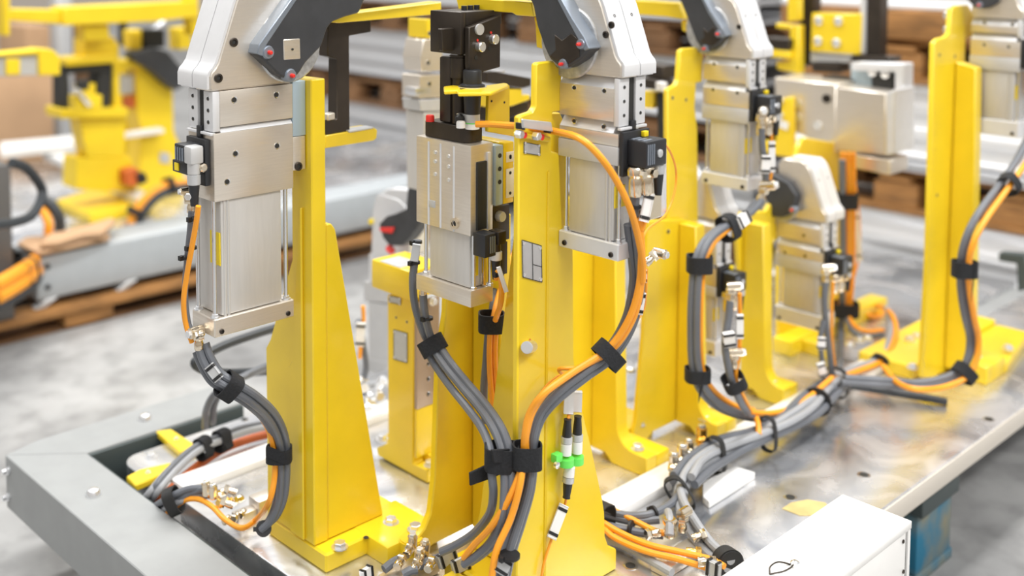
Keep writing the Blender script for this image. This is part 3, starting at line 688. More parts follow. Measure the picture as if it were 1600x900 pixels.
# --- small column at left of the pin unit (px 588-685)
k9 = column('short yellow column with a block head and drilled bare plate on its side', (1.25, 1.39, 0))
q = fx(1.21, [(605, 460), (647, 458), (645, 725), (668, 735), (668, 757), (590, 712), (588, 700), (606, 692)])
poly_yz(k9, 'face_plate', 1.21, q, .024)
h_ = fx(1.196, [(588, 405), (627, 412), (629, 463), (588, 452)])
xs = [a for a, _ in h_]; zs = [b for _, b in h_]
obj('head_block', B().box(1.185, 1.262, min(xs)-.03, max(xs), min(zs)+.006, max(zs)-.004, .003), 'yellow', k9)
obj('head_slot', B().box(1.187, 1.23, min(xs)-.005, max(xs)-.02, max(zs)-.0042, max(zs)-.003, 0), 'label', k9)
for zz in (.35, .325, .30):
    (socket if zz == .325 else ringbolt)(Vector((1.236, min(xs)-.03, zz)), -YA, k9, .006)
yb_ = min(a for a, _ in q if a > 1.33)
obj('drilled_plate', B().box(1.2105, 1.262, 1.342, 1.3485, .118, .300, .001), 'tan', k9)
for k in range(6): hole(Vector((1.236, 1.342, .138+.026*k)), -YA, k9, .0036)
obj('foot', B().box(1.235, 1.31, 1.33, 1.45, 0, .034, .003), 'yellow', k9)
obj('lower_web', B().box(1.2105, 1.262, 1.3425, 1.3485, .0345, .1175, .001), 'yellow', k9)
for q in ((597, 686, .034), (672, 727, .034)): ringbolt(PZ(*q), ZA, k9, .008, .007)
nameplate(k9, [(615, 515), (636, 521), (636, 567), (615, 561)], X=1.21, lines=False)
nameplate(k9, [(608, 462), (626, 466), (626, 476), (608, 472)], X=1.21, lines=False)
for q in ((619, 496), (636, 503)): hole(PX(*q, 1.21), -XA, k9, .002)
# ---------------------------------------------------------------- upright pin unit (centre)
g = thing('pin_lift_cylinder', 'upright aluminium pin cylinder unit with black slide tower in the centre', 'cylinder', (1.08, 1.09, .41))
X0, Y0, Y1 = 1.03, 1.036, 1.144
b = B().box(X0, X0+.043, Y0, Y1, .505, .627, .002)
obj('housing', b, 'alu', g)
b = B()
for yy in (1.118, 1.094, 1.068): b.cyl((X0+.0002, yy, .506), (X0+.0002, yy, .622), .0016, 8)
obj('flutes', b, 'alu_light', g)
for px in (680, 701):
    for py in (238, 252, 272) if px == 680 else (244, 260, 281):
        obj('small_screw', B().lathe(PX(px, py, X0), -XA, [(.0028, 0), (.0028, .0015), (.0015, .002)], 12), 'zinc', g)
o = obj('corner_socket', B().lathe(PX(712, 349, X0), -XA, [(.0075, 0), (.0075, .004), (.0045, .004), (.0045, .001)], 24), 'brass', g)
obj('hex_socket', B().lathe(PX(712, 349, X0-.001), -XA, [(.0042, 0), (.0042, .001)], 6), 'slot', o)
obj('blank_plug', B().box(X0-.0008, X0+.001, PX(680, 319, X0).y, PX(669, 319, X0).y, PX(675, 324, X0).z, PX(675, 313, X0).z, .0003), 'label', g)
obj('cylinder_barrel', B().box(X0+.005, X0+.038, Y0+.006, Y1-.022, .432, .5045, .003), 'tube', g)
for xx, yy in ((X0+.006, Y1-.010), (X0+.006, Y0+.004), (X0+.0345, Y0+.001)):
    r_ = obj('tie_rod', B().cyl((xx+.004, yy, .431), (xx+.004, yy, .5045), .0028, 12), 'steel', g)
    obj('nut', B().hexh((xx+.004, yy, .431), ZA, .0046, .004), 'zinc', r_)
obj('end_cap', B().box(X0, X0+.043, Y0-.001, Y1, .4085, .4315, .0015), 'alu', g)
obj('yellow_label', B().box(X0+.010, X0+.020, Y0+.0048, Y0+.0059, .448, .478, 0), 'sticker', g)
obj('sensor_rail', B().box(X0+.024, X0+.030, Y0-.001, Y0+.0059, .434, .504, .0008), 'brass', g)
# narrow side: black slide strip, blue grey block, yellow block
obj('slide_strip', B().box(X0+.010, X0+.028, Y0-.003, Y0+.002, .512, .604, .001), 'slot', g)
obj('end_rib', B().box(X0+.029, X0+.035, Y0-.0035, Y0+.002, .51, .615, .001), 'alu_light', g)
gx = obj('spacer_block', B().box(X0+.0435, X0+.058, Y0-.004, Y0+.05, .540, .622, .0015), 'spacer', g)
for zz in (.612, .594, .576): obj('pin_hole', B().lathe((X0+.051, Y0-.004, zz-.004), -YA, [(.0032, 0), (.0032, .0006)], 14), 'slot', gx)
gy = obj('yellow_block', B().box(X0+.0585, X0+.079, Y0-.004, Y0+.055, .540, .624, .0015), 'yellow', g)
for z0_, z1_ in ((.597, .611), (.548, .588)):
    l_ = obj('label_plate', B().box(X0+.063, X0+.078, Y0-.0052, Y0-.0042, z0_, z1_, .0003), 'white', gy)
    for zz in ({z0_+.006, z1_-.006}): obj('rivet', B().lathe((X0+.0705, Y0-.0052, zz), -YA, [(.0022, 0), (.0022, .0006)], 10), 'slot', l_)
gb = obj('cable_plate', B().box(X0+.044, X0+.082, Y0+.006, Y0+.012, .486, .535, .001), 'brown', g)
obj('round_boss', B().lathe((X0+.060, Y0+.006, .522), -YA, [(.0075, 0), (.0075, .006), (.0065, .008)], 20), 'label', gb)
obj('sensor_bracket', B().box(X0+.062, X0+.074, Y0+.002, Y0+.010, .44, .485, .001), 'brown', g)
# sensor on its narrow side
so = obj('sensor_housing', B().box(X0+.001, X0+.022, Y0-.026, Y0-.0036, .481, .512, .0012), 'black', g)
b = B()
for k in range(3): b.box(X0+.010+.004*k, X0+.012+.004*k, Y0-.0268, Y0-.0258, .486, .508, 0)
obj('connector_ribs', b, 'armedge', so)
pc = Vector((X0+.028, Y0-.020, .503))
obj('angled_plug', B().cyl(pc, pc-ZA*.018, .0068, 16, bev=.001).box(pc.x-.0055, pc.x+.010, pc.y-.010, pc.y+.010, pc.z-.008, pc.z+.010, .002), 'brown', so)
obj('knurled_ring', B().cyl(pc-ZA*.018, pc-ZA*.030, .0082, 24, bev=.001), 'white', so)
obj('cable_boot', B().cyl(pc-ZA*.030, pc-ZA*.056, .0068, 16, .0046), 'black', so)
gripper_plug = pc-ZA*.055
# black tower on top
tz = .6275
q = [(X0+.003, 1.128), (X0+.003, 1.054)]
ol = [(X0+.004, Y1-.014, tz)]+[(X0+.004+.014*(1-math.cos(math.radians(a))), 1.062-.014*math.sin(math.radians(a))+.0, tz) for a in range(0, 91, 15)]+[(X0+.034, 1.048, tz), (X0+.034, Y1-.014, tz)]
bp = obj('tower_base', B().prism(ol, ZA*.022, .001), 'brown', g)
obj('tower_column', B().box(X0+.008, X0+.030, 1.084, 1.106, .650, .740, .003).cyl((X0+.020, 1.078, .712), (X0+.020, 1.078, .740), .0135, 28, bev=.001).cyl((X0+.020, 1.078, .6502), (X0+.020, 1.078, .712), .0105, 28), 'brown', g)
obj('tower_collar', B().cyl((X0+.020, 1.078, .7405), (X0+.020, 1.078, .7435), .014, 28, bev=.001), 'brown', g)
obj('guide_pin', B().cyl((X0+.020, 1.060, .6502), (X0+.020, 1.060, .69), .005, 20), 'black', g)
obj('brass_pin', B().cyl((X0+.020, 1.076, .7437), (X0+.020, 1.076, .7565), .0048, 20, bev=.0006), 'gold', g)
# C shaped bracket
cb = obj('slide_bracket', B().box(X0+.006, X0+.016, 1.062, 1.122, .745, .802, .0015).box(X0+.016, X0+.085, 1.062, 1.122, .782, .802, .0015), 'brown', g)
obj('carrier_plate', B().prism([PY(x, y, 1.052) for x, y in [(733, 43), (783, 24), (782, 105), (756, 112), (753, 122), (736, 130), (733, 100)]], YA*.009, .0012), 'brown', g)
obj('recess_wall', B().prism([PY(x, y, 1.075) for x, y in [(690, 45), (735, 42), (735, 78), (692, 80)]], YA*.008, .001), 'brown', g)
for q_ in ((748, 73), (769, 61)):
    k_ = obj('cap_screw', B().lathe(PY(*q_, 1.052), -YA, [(.0068, 0), (.0068, .007), (.0055, .008)], 20), 'zinc', g)
    obj('red_mark', B().lathe(PY(q_[0]-2, q_[1]-10, 1.0519), -YA, [(.0018, 0), (.0018, .0006)], 10), 'red', k_)
for q_ in ((744, 90), (765, 76)): obj('bore', B().lathe(PY(*q_, 1.052), -YA, [(.003, 0), (.003, .0005)], 14), 'slot', g)
obj('half_screw', B().lathe(PY(748, 46, 1.052), -YA, [(.0075, 0), (.0075, .003)], 20), 'alu_grey', g)
for k in range(4): obj('top_screw', B().cyl((X0+.040+.012*k, 1.09, .802), (X0+.040+.012*k, 1.09, .808), .0042, 12), 'black', g)
# inductive sensor on a yellow fork bracket
sb = thing('sensor_bracket', 'yellow fork bracket holding a black round sensor above the pin unit', 'bracket', PY(742, 170, 1.03))
yb = 1.02
def fork(pts, th): return B().prism([PZ(x, y, PY(735, 143, yb).z) for x, y in pts], ZA*-th, .0012)
zf = PY(735, 143, yb).z
obj('fork_plate', fork([(693, 135), (722, 131), (724, 134), (716, 140), (745, 136), (792, 130), (794, 133), (768, 144), (716, 145), (714, 141), (694, 142)], .005), 'yellow', sb)
obj('upright', B().prism([PY(x, y, 1.045) for x, y in [(764, 134), (792, 130), (797, 134), (797, 190), (800, 196), (818, 190), (818, 216), (762, 206)]], YA*.006, .001), 'yellow', sb)
for q_ in ((768, 158), (788, 160)): obj('rivet_hole', B().lathe(PY(*q_, 1.045), -YA, [(.0016, 0), (.0016, .0004)], 10), 'slot', sb)
sc = PZ(738, 136, zf)
obj('sensor_head', B().lathe(sc+ZA*.001, ZA, [(.017, 0), (.017, .002), (.0125, .004), (.0125, .020), (.0115, .022)], 28), 'black', sb)
obj('washer', B().cyl(sc, sc+ZA*.001, .019, 28), 'zinc', sb)
obj('sensor_barrel', B().cyl(sc-ZA*.0055, sc-ZA*.036, .0122, 24, .0105), 'black', sb)
obj('green_ring', B().cyl(sc-ZA*.036, sc-ZA*.047, .0105, 24), 'label', sb)
obj('green_light', B().cyl(sc-ZA*.047, sc-ZA*.0485, .0103, 24), 'green', sb)
obj('clear_tip', B().cyl(sc-ZA*.0485, sc-ZA*.056, .0098, 24), 'white', sb)
for px, py, m_ in ((672, 190, 'red'), (720, 200, 'white'), (706, 188, 'black')):
    p = PZ(px, py, tz+.022)
    obj('base_screw', B().lathe(p+ZA*.0002, ZA, [(.006, 0), (.006, .007), (.005, .009)], 16), m_, g)
bl_ = obj('clamp_nut', B().box(X0+.006, X0+.014, 1.056, 1.070, .6502, .666, .001), 'zinc', g)
obj('nut_knob', B().lathe((X0+.0055, 1.060, .660), -XA, [(.0065, 0), (.0065, .005), (.003, .008)], 18), 'black', bl_)
# ---------------------------------------------------------------- bars of the top frames
def bar(name, label, cat, m, boxes=None, **k):
    b = B()
    for q in boxes: b.box(*q, .0025)
    return tag(obj(name, b, m), label, cat)
# frame of clamp 1's arm: brown C bracket with yellow tongue
t = thing('locating_bracket', 'black steel C bracket with a yellow tongue behind the large left clamp', 'bracket', PY(530, 210, 1.33))
Yb = 1.30
def yp(n, px, th, m, Y=Yb): return obj(n, B().prism([PY(a, b, Y) for a, b in px], YA*th, .0012), m, t)
yp('upright_bar', [(512, 36), (580, 30), (580, 50), (546, 56), (547, 212), (508, 212), (507, 188), (526, 186), (527, 92), (512, 88)], .022, 'brown')
yp('tongue', [(508, 212), (584, 199), (590, 203), (589, 216), (584, 220), (508, 232)], .03, 'yellow', Yb-.004)
yp('shim', [(544, 204), (584, 198), (585, 201), (546, 208)], .02, 'label', Yb-.006)
for x_ in (519, 532, 544): obj('screw', B().cyl(PY(x_, 208, Yb+.008), PY(x_, 203, Yb+.008), .003, 12), 'zinc', t)
yp('block', [(512, 178), (524, 176), (524, 187), (512, 189)], .012, 'alu', Yb-.003)
t = thing('crossbar', 'long yellow crossbar at the top edge reaching from the left clamp arm to the centre', 'bar', PY(600, 20, 1.29))
yp('bar_body', [(514, 31), (522, 24), (690, 3), (690, 22), (600, 30), (530, 36), (516, 35)], .03, 'yellow', 1.275)
t = thing('crossbar', 'yellow crossbar at the top edge held by the arm of the name-plate column clamp', 'bar', PY(770, 10, 1.1))
obj('bar_body', B().prism([PX(a, b, 1.10) for a, b in [(712, -5), (830, 4), (834, 26), (806, 24), (800, 20), (716, 15)]], XA*.03, .001), 'yellow', t)
obj('down_leg', B().prism([PX(a, b, 1.115) for a, b in [(834, 26), (846, 40), (855, 78), (838, 74), (836, 40)]], XA*.02, .001), 'yellow', t)
t = thing('crossbar', 'yellow crossbar at the top edge held by the arm of the clamp right of centre', 'bar', PX(1040, 20, 1.76))
obj('bar_body', B().prism([PX(a, b, 1.765) for a, b in [(986, 0), (1060, 6), (1068, 30), (1040, 26), (988, 22)]], XA*.04, .001), 'yellow', t)
obj('down_leg', B().prism([PX(a, b, 1.775) for a, b in [(1066, 30), (1072, 40), (1076, 52), (1066, 48), (1064, 34)]], XA*.02, .001), 'yellow', t)
# slider behind the sensor bracket (780-870, 110-170)
t = thing('slide_unit', 'dark slide block on a yellow ledge behind the round sensor', 'slide', PY(810, 150, 1.35))
def yq(n, px, th, m, Y): return obj(n, B().prism([PY(a, b, Y) for a, b in px], YA*th, .0012), m, t)
yq('dark_block', [(760, 112), (775, 112), (830, 122), (830, 134), (818, 138), (760, 130)], .05, 'brown', 1.34)
yq('yellow_ledge', [(764, 140), (816, 138), (816, 150), (828, 148), (828, 156), (800, 166), (764, 168)], .04, 'yellow', 1.345)
yq('dark_base', [(762, 168), (826, 158), (826, 172), (800, 184), (762, 190)], .04, 'brown', 1.36)
obj('roller', B().cyl(PY(778, 110, 1.36), PY(778, 113, 1.36), .012, 20), 'zinc', t)
# ---- clamp seen behind the pin unit (px 650-700, y 60-200)
t = thing('pneumatic_clamp', 'clamp body seen at the left behind the slide tower of the pin unit', 'clamp', PY(680, 200, 1.5))
for n_, px, m_ in (('guide_block', [(662, 62), (690, 58), (694, 110), (660, 112), (657, 90)], 'alu'), ('lower_block', [(656, 118), (692, 116), (692, 152), (656, 154)], 'alu'),
                   ('cylinder_cap', [(656, 156), (692, 154), (692, 174), (658, 174)], 'alu_grey'), ('cylinder_tube', [(662, 176), (690, 175), (690, 300), (664, 300)], 'tube'),
                   ('yellow_foot', [(666, 30), (674, 30), (674, 60), (666, 60)], 'yellow')):
    yq(n_, px, .05, m_, 1.5)
for q_ in ((671, 52), (669, 98), (671, 131)): hole(PY(*q_, 1.5), -YA, t, .004)
obj('valve', B().box(*sum(([min(a, b), max(a, b)] for a, b in zip(PY(649, 150, 1.5), PY(656, 132, 1.53))), []), .001), 'zinc', t)
# ---- dark armed clamp at left behind (px 570-650)
t = thing('pneumatic_clamp', 'grey clamp with a folded black arm and red cap behind the short block-headed column', 'clamp', PX(600, 600, 1.5))
XL = 1.5
def xq(n, px, th, m, X=XL): return obj(n, B().prism([PX(a, b, X) for a, b in px], XA*th, .0015), m, t)
xq('head_cheek', [(582, 330), (587, 307), (594, 303), (622, 312), (640, 330), (640, 400), (600, 402), (580, 396)], .055, 'alu_light')
xq('head_top', [(594, 303), (606, 295), (640, 297), (640, 330), (622, 311)], .03, 'alu_light', XL+.002)
xq('guide_block', [(576, 397), (640, 402), (640, 452), (576, 440)], .05, 'alu_light')
xq('lower_block', [(568, 440), (640, 452), (640, 478), (568, 470)], .052, 'alu_grey')
xq('cylinder_tube', [(575, 471), (620, 478), (620, 580), (576, 575)], .048, 'alu_grey')
xq('end_cap', [(572, 560), (640, 570), (640, 588), (572, 580)], .05, 'alu_grey', XL-.001)
a_ = xq('clamp_arm', [(592, 350), (604, 338), (618, 334), (634, 327), (637, 290), (642, 288), (662, 290), (662, 340), (640, 372), (628, 384), (608, 384), (598, 372)], .03, 'dark', XL-.035)
obj('red_cap', B().prism([PX(x, y, XL-.038) for x, y in [(592, 356), (616, 355), (612, 365), (594, 362)]], XA*.003, .0008), 'red', a_)
obj('red_tip', B().cyl(PX(608, 388, XL-.03), PX(612, 392, XL-.02), .008, 14), 'red', a_)
obj('yellow_led', B().lathe(PX(581, 346, XL), -XA, [(.006, 0), (.006, .005)], 14), 'sticker', t)
obj('top_plug', B().cyl(PX(615, 300, XL+.02), PX(615, 294, XL+.02), .008, 14), 'black', t)
# ---------------------------------------------------------------- rear horizontal pin unit (px 1210-1410)
R = thing('pin_lift_cylinder', 'aluminium pin unit lying horizontally between the rear column and the white beam stack', 'cylinder', PX(1300, 260, 2.5))
XR = 2.42
def xr(n, px, th, m, X=XR, par=None): return obj(n, B().prism([PX(a, b, X) for a, b in px], XA*th, .002), m, par or R)
xr('housing', [(1210, 121), (1306, 132), (1306, 238), (1240, 205), (1212, 200)], .12, 'alu')
s1 = xr('cylinder_barrel', [(1306, 136), (1384, 146), (1384, 242), (1306, 234)], .11, 'alu')
xr('barrel_edge', [(1384, 146), (1398, 140), (1397, 240), (1384, 243)], .10, 'alu_light', XR+.002)
xr('lower_block', [(1330, 240), (1390, 250), (1390, 274), (1330, 262)], .09, 'alu', XR+.003)
for q_, m_ in (((1292, 154), 'brown'), ((1246, 162), 'zinc'), ((1246, 184), 'zinc'), ((1278, 196), 'alu_light')):
    obj('socket_screw', B().lathe(PX(*q_, XR), -XA, [(.010, 0), (.010, .004), (.005, .004), (.005, .001)], 20), m_, R)
xr('gusset_plate', [(1212, 155), (1236, 152), (1238, 247), (1185, 238), (1188, 220), (1212, 222)], .02, 'yellow', XR-.03)
for q_ in ((1220, 157), (1220, 180)): obj('bolt', B().lathe(PX(*q_, XR-.03), -XA, [(.009, 0), (.009, .006), (.006, .008)], 16), 'zinc', R)
xr('white_tag', [(1212, 184), (1232, 192), (1230, 204), (1210, 195)], .002, 'white', XR-.033)
xr('bracket_frame', [(1330, 98), (1412, 100), (1410, 230), (1398, 236), (1398, 112), (1330, 110)], .05, 'alu_light', XR+.06)
xr('bracket_back', [(1328, 100), (1398, 108), (1398, 142), (1330, 140)], .02, 'spacer', XR+.09)
bb = xr('black_insert', [(1360, 112), (1396, 116), (1396, 140), (1362, 138)], .012, 'slot', XR+.075)
for q_ in ((1365, 112), (1385, 115)): obj('bolt', B().lathe(PX(*q_, XR+.075), -XA, [(.010, 0), (.010, .008), (.007, .01)], 16), 'zinc', R)
# yellow plate with four bolts and dark posts above it
t = thing('locating_bracket', 'yellow plate with four bolts between two dark posts at the top right', 'bracket', PX(1320, 90, 2.6))
def xt(n, px, th, m, X=2.6): return obj(n, B().prism([PX(a, b, X) for a, b in px], XA*th, .002), m, t)
y_ = xt('yellow_plate', [(1268, 20), (1344, 22), (1342, 86), (1266, 80)], .03, 'yellow')
for q_ in ((1280, 32), (1311, 33), (1279, 64), (1308, 67)): obj('bolt', B().lathe(PX(*q_, 2.6), -XA, [(.011, 0), (.011, .006), (.008, .008)], 16), 'zinc', y_)
xt('dark_post', [(1248, -30), (1272, -30), (1268, 100), (1250, 106)], .04, 'brown', 2.63)
xt('light_plate', [(1344, -30), (1352, -30), (1350, 84), (1342, 84)], .04, 'alu_light', 2.61)
xt('dark_post', [(1354, -30), (1377, -30), (1374, 92), (1352, 88)], .04, 'brown', 2.62)
xt('dark_ledge', [(1330, 86), (1392, 90), (1390, 98), (1330, 96)], .06, 'brown', 2.6)
xt('dark_block', [(1268, 98), (1312, 100), (1312, 114), (1268, 112)], .05, 'brown', 2.6)
xt('light_ledge', [(1266, 82), (1330, 88), (1330, 98), (1266, 97)], .05, 'label', 2.61)
xt('yellow_arm', [(1212, 36), (1248, 40), (1248, 116), (1214, 108), (1212, 96), (1232, 96), (1234, 46), (1212, 44)], .03, 'yellow', 2.58)
xt('dark_slide', [(1192, 58), (1234, 62), (1232, 78), (1196, 74)], .05, 'brown', 2.56)
xt('yellow_ledge', [(1192, 76), (1232, 80), (1232, 92), (1196, 88)], .05, 'yellow', 2.56)
xt('yellow_arm', [(1230, -20), (1246, -20), (1246, 32), (1230, 34)], .03, 'yellow', 2.58)
xt('black_ledge', [(1284, 118), (1332, 126), (1330, 134), (1284, 128)], .06, 'brown', 2.5)
# small white sensor plate beside clamp 2 and brackets behind it
t = thing('sensor_rail', 'slim white rail plate standing behind the sensor of the front column clamp', 'rail', PX(1022, 300, 1.3))
xs_ = lambda n, px, th, m, X: obj(n, B().prism([PX(a, b, X) for a, b in px], XA*th, .001), m, t)
xs_('rail_plate', [(1008, 232), (1034, 224), (1034, 338), (1008, 346)], .012, 'alu_light', 1.3)
t = thing('slide_unit', 'dark slide block with yellow plate between the front clamp and the second column', 'slide', PX(1020, 150, 1.9))
xs_('dark_block', [(1008, 100), (1036, 104), (1036, 124), (1008, 120)], .05, 'brown', 1.9)
xs_('dark_block', [(1006, 122), (1040, 128), (1038, 142), (1006, 138)], .05, 'brown', 1.88)
xs_('yellow_plate', [(1004, 142), (1022, 144), (1020, 170), (1003, 168)], .03, 'yellow', 1.9)
xs_('white_block', [(1024, 128), (1034, 130), (1034, 142), (1024, 140)], .02, 'white', 1.86)
xs_('dark_post', [(1026, 145), (1038, 146), (1038, 260), (1028, 260)], .03, 'slot', 1.9)
# beige drilled block between pin unit stand and front column
t = thing('drilled_block', 'beige drilled steel block seen between the strapped corner column and the front column', 'block', PX(790, 700, 1.35))
xs_('upper_block', [(780, 488), (812, 500), (812, 535), (780, 527)], .06, 'alu', 1.33)
xs_('lower_block', [(780, 529), (812, 537), (812, 580), (780, 570)], .06, 'alu', 1.33)
xs_('tan_panel', [(782, 571), (812, 581), (812, 690), (782, 690)], .03, 'tan', 1.345)
for q_ in ((790, 507), (790, 549)): hole(PX(*q_, 1.33), -XA, t, .0045)
# ---------------------------------------------------------------- cables, hoses, straps
def cable(name, label, cat, pts, r, m, group=None):
    return tag(obj(name, B().tube(pts, r, 10, 7), m), label, cat, group)
def mix(seq):
    """seq of (px, py, axis, value): a point on the named plane through that picture point"""
    out = []
    for px, py, ax, v in seq: out.append({'x': PX, 'y': PY, 'z': PZ}[ax](px, py, v))
    return out
def bundle(base, strands, name='hose', cat='hose'):
    """strands: (right offset, up offset, depth offset, r, mat, label, group, name, cat)"""
    for o in strands:
        dx, dz, dd, r, m, lab, grp = o[:7]
        nm = o[7] if len(o) > 7 else ('cable' if 'orange' in m else name)
        fwd = Vector((fw.x, fw.y, 0)).normalized()
        pts = [p + rt*dx + ZA*dz + fwd*dd for p in base]
        cable(nm, lab, 'cable' if nm == 'cable' else cat, pts, r, m, grp)
def strap(label, c, d, ru, rv, w, tail=None, name='cable_strap', m='velcro', cat='strap', group=None):
    """flat band round a bundle: centre c, bundle direction d, half sizes ru (sideways) rv (towards the viewer), width w"""
    d = Vector(d).normalized(); a = d.cross(Vector((fw.x, fw.y, fw.z))).normalized(); n = a.cross(d).normalized(); c = Vector(c)
    b = B(); N = 28; rings = []
    for i in range(N):
        t = 2*math.pi*i/N; cs, sn = math.cos(t), math.sin(t)
        f = (abs(cs)**3.2+abs(sn)**3.2)**(-1/3.2)
        u = (a*cs*ru+n*sn*rv)*f; k = 1+.0022/max(ru, rv)
        rings.append([b.bm.verts.new(c+u-d*w/2), b.bm.verts.new(c+u+d*w/2), b.bm.verts.new(c+u*k+d*w/2), b.bm.verts.new(c+u*k-d*w/2)])
    for i in range(N):
        p, q = rings[i], rings[(i+1) % N]
        for k in range(4): b.bm.faces.new((p[k], p[(k+1) % 4], q[(k+1) % 4], q[k]))
    o = tag(obj(name, b, m), label, cat, group)
    if tail:
        e0 = c+a*ru*tail[0]-n*(rv+.001)
        obj('strap_tail', B().prism([e0-d*w*.45, e0+d*w*.45, e0+d*w*.4+rt*tail[1]+ZA*tail[2], e0-d*w*.4+rt*tail[1]+ZA*tail[2]], -n*.0018, .0004), m, o)
    return o
def tie(label, c, d, r, group=None):
    d = Vector(d).normalized(); c = Vector(c)
    q = d.to_track_quat('Z', 'Y').to_matrix()
    b = B().lathe(c-d*.0018, d, [(r*.96, 0), (r+.0014, 0), (r+.0014, .0036), (r*.96, .0036)], 18)
    b.obox(c+q @ Vector((r+.002, 0, 0)), q @ XA, q @ YA, d, .005, .005, .005, .0006)
    return tag(obj('cable_tie', b, 'tie'), label, 'tie', group)
def sleeve(label, a, b_, r=.006, m='white', group=None, ties=True, rot=0):
    """flat marker sleeve held by two small ties"""
    a = Vector(a); b_ = Vector(b_); d = (b_-a).normalized(); u = d.cross(fw).normalized(); n = u.cross(d).normalized(); L = (b_-a).length
    o = tag(obj('marker_sleeve', B().obox((a+b_)/2, u, n, d, r*2, r*.9, L, .0012), m), label, 'marker', group)
    if ties:
        for k in (.12, .88): obj('tie', B().obox(a+d*L*k, u, n, d, r*2.3, r*1.25, .0028, .0006), 'tie', o)
    return o
G, O = 'greycable', 'orange'
# --- clamp 1: leads down the narrow side
pl_ = sensor_unit.last if False else None
def lead(name, label, pts, r, m, group=None, cat=None): return cable(name, label, cat or ('cable' if m == 'orange' else 'hose'), mix(pts), r, m, group)
lead('cable', 'orange sensor cable running down the narrow side of the large left clamp', [(310, 322, 'x', .745), (307, 345, 'x', .745), (300, 385, 'x', .745), (292, 430, 'x', .745), (287, 470, 'x', .745), (290, 505, 'x', .75), (300, 535, 'x', .757)], .0036, O)
lead('hose', 'grey air hose beside the orange cable on the large left clamp', [(299, 330, 'x', .752), (297, 360, 'x', .752), (292, 410, 'x', .752), (289, 460, 'x', .752), (293, 500, 'x', .755), (298, 516, 'x', .757)], .0042, G)
for px, py in ((303, 342), (300, 387), (290, 402)): tie('small black tie on the orange cable of the large left clamp', PX(px, py, .749), ZA, .005, 'ties on the left clamp cable')
f_ = thing('hose_fitting', 'nickel banjo fittings above the grey hose on the left clamp, under its black sensor', 'fitting', PX(298, 330, .755))
fitting(PX(299, 332, .755), ZA, f_, .95, (-.6, -.6, .1)); fitting(PX(293, 318, .757), ZA, f_, .7, (-.8, .2, 0))
f_ = thing('hose_fitting', 'nickel fitting at the bottom corner of the large left clamp', 'fitting', PX(308, 530, .765))
fitting(PX(311, 546, .765), ZA, f_, 1.05, (-1, -.1, 0)); fitting(PX(318, 520, .768), -U1, f_, .7)
obj('hex_plug', B().hexh(PX(300, 519, .76), -U1, .006, .006), 'brass', f_)
base = mix([(311, 545, 'x', .765), (318, 565, 'x', .767), (335, 592, 'x', .775), (360, 608, 'x', .79), (392, 628, 'x', .82), (420, 655, 'x', .86), (436, 690, 'x', .888), (439, 730, 'x', .895), (436, 780, 'x', .893), (424, 812, 'x', .885), (408, 828, 'x', .875)])
lab = 'grey hose bundled from the large left clamp down past the strap on its column'
bundle(base, [(0, 0, 0, .0056, G, lab, 'hoses down from the left clamp'), (.008, .006, .004, .0056, G, lab, 'hoses down from the left clamp'), (-.006, -.007, .008, .0048, G, lab, 'hoses down from the left clamp')])
lead('cable', 'orange cable leaving the left clamp bundle and looping to the valve block', [(400, 640, 'x', .85), (418, 668, 'x', .87), (428, 705, 'x', .885), (429, 745, 'x', .885), (420, 785, 'x', .875), (400, 812, 'z', .03), (378, 825, 'z', .03), (352, 812, 'z', .035), (332, 792, 'z', .04), (310, 780, 'z', .035), (288, 782, 'z', .028), (264, 800, 'z', .0), (250, 810, 'z', -.03), (240, 818, 'z', -.06)], .0042, O)
strap('black strap round the hoses where they curve below the large left clamp', PX(358, 604, .79), PX(380, 620, .81)-PX(345, 598, .78), .0165, .013, .022)
strap('black strap holding the hoses to the tall left column', PX(436, 709, .893), ZA, .0165, .014, .020, (-.6, -.026, .012))
sleeve('pale marker sleeve on the hose just above the left strap', PX(327, 572, .765), PX(342, 592, .772), .0055, 'label')
tie('black tie closing the hose ends at the foot of the tall left column', PX(412, 826, .878), Vector((.2, .3, -.2)), .010)
# --- hoses behind, left of column 1
lead('hose', 'dark hose arching behind the tall left column, upper one', [(440, 510, 'y', 1.62), (400, 522, 'y', 1.62), (350, 540, 'y', 1.62), (312, 560, 'y', 1.62), (304, 568, 'y', 1.62), (318, 578, 'y', 1.62), (360, 583, 'y', 1.62), (420, 580, 'y', 1.62)], .0075, 'blackcable')
lab = 'grey hose looping down behind the tall left column into the grey frame'
bundle(mix([(440, 565, 'y', 1.6), (415, 575, 'y', 1.6), (375, 592, 'y', 1.6), (340, 612, 'y', 1.62), (323, 638, 'y', 1.65), (320, 668, 'y', 1.68)]), [(0, 0, 0, .0062, G, lab, 'looping hoses'), (.012, .004, .01, .0062, G, lab, 'looping hoses')])
lab = 'light grey hose lying across the back plate inside the grey frame'
base = mix([(216, 802, 'z', -.06), (240, 770, 'z', .0), (270, 735, 'z', .015), (305, 705, 'z', .03), (345, 688, 'z', .03), (385, 674, 'z', .025), (440, 664, 'z', .02)])
bundle(base, [(-.007, 0, 0, .0058, 'lightcable', lab, 'hoses over the back plate'), (.007, .002, 0, .0058, 'lightcable', lab, 'hoses over the back plate'), (0, .006, .004, .0058, G, lab, 'hoses over the back plate')])
cable('conduit', 'red-orange corrugated conduit under the light grey hoses inside the grey frame', 'conduit', mix([(230, 808, 'z', -.06), (262, 770, 'z', -.005), (300, 735, 'z', .0), (345, 704, 'z', .0), (390, 686, 'z', .0), (440, 674, 'z', .0)]), .0075, 'orange_dark')
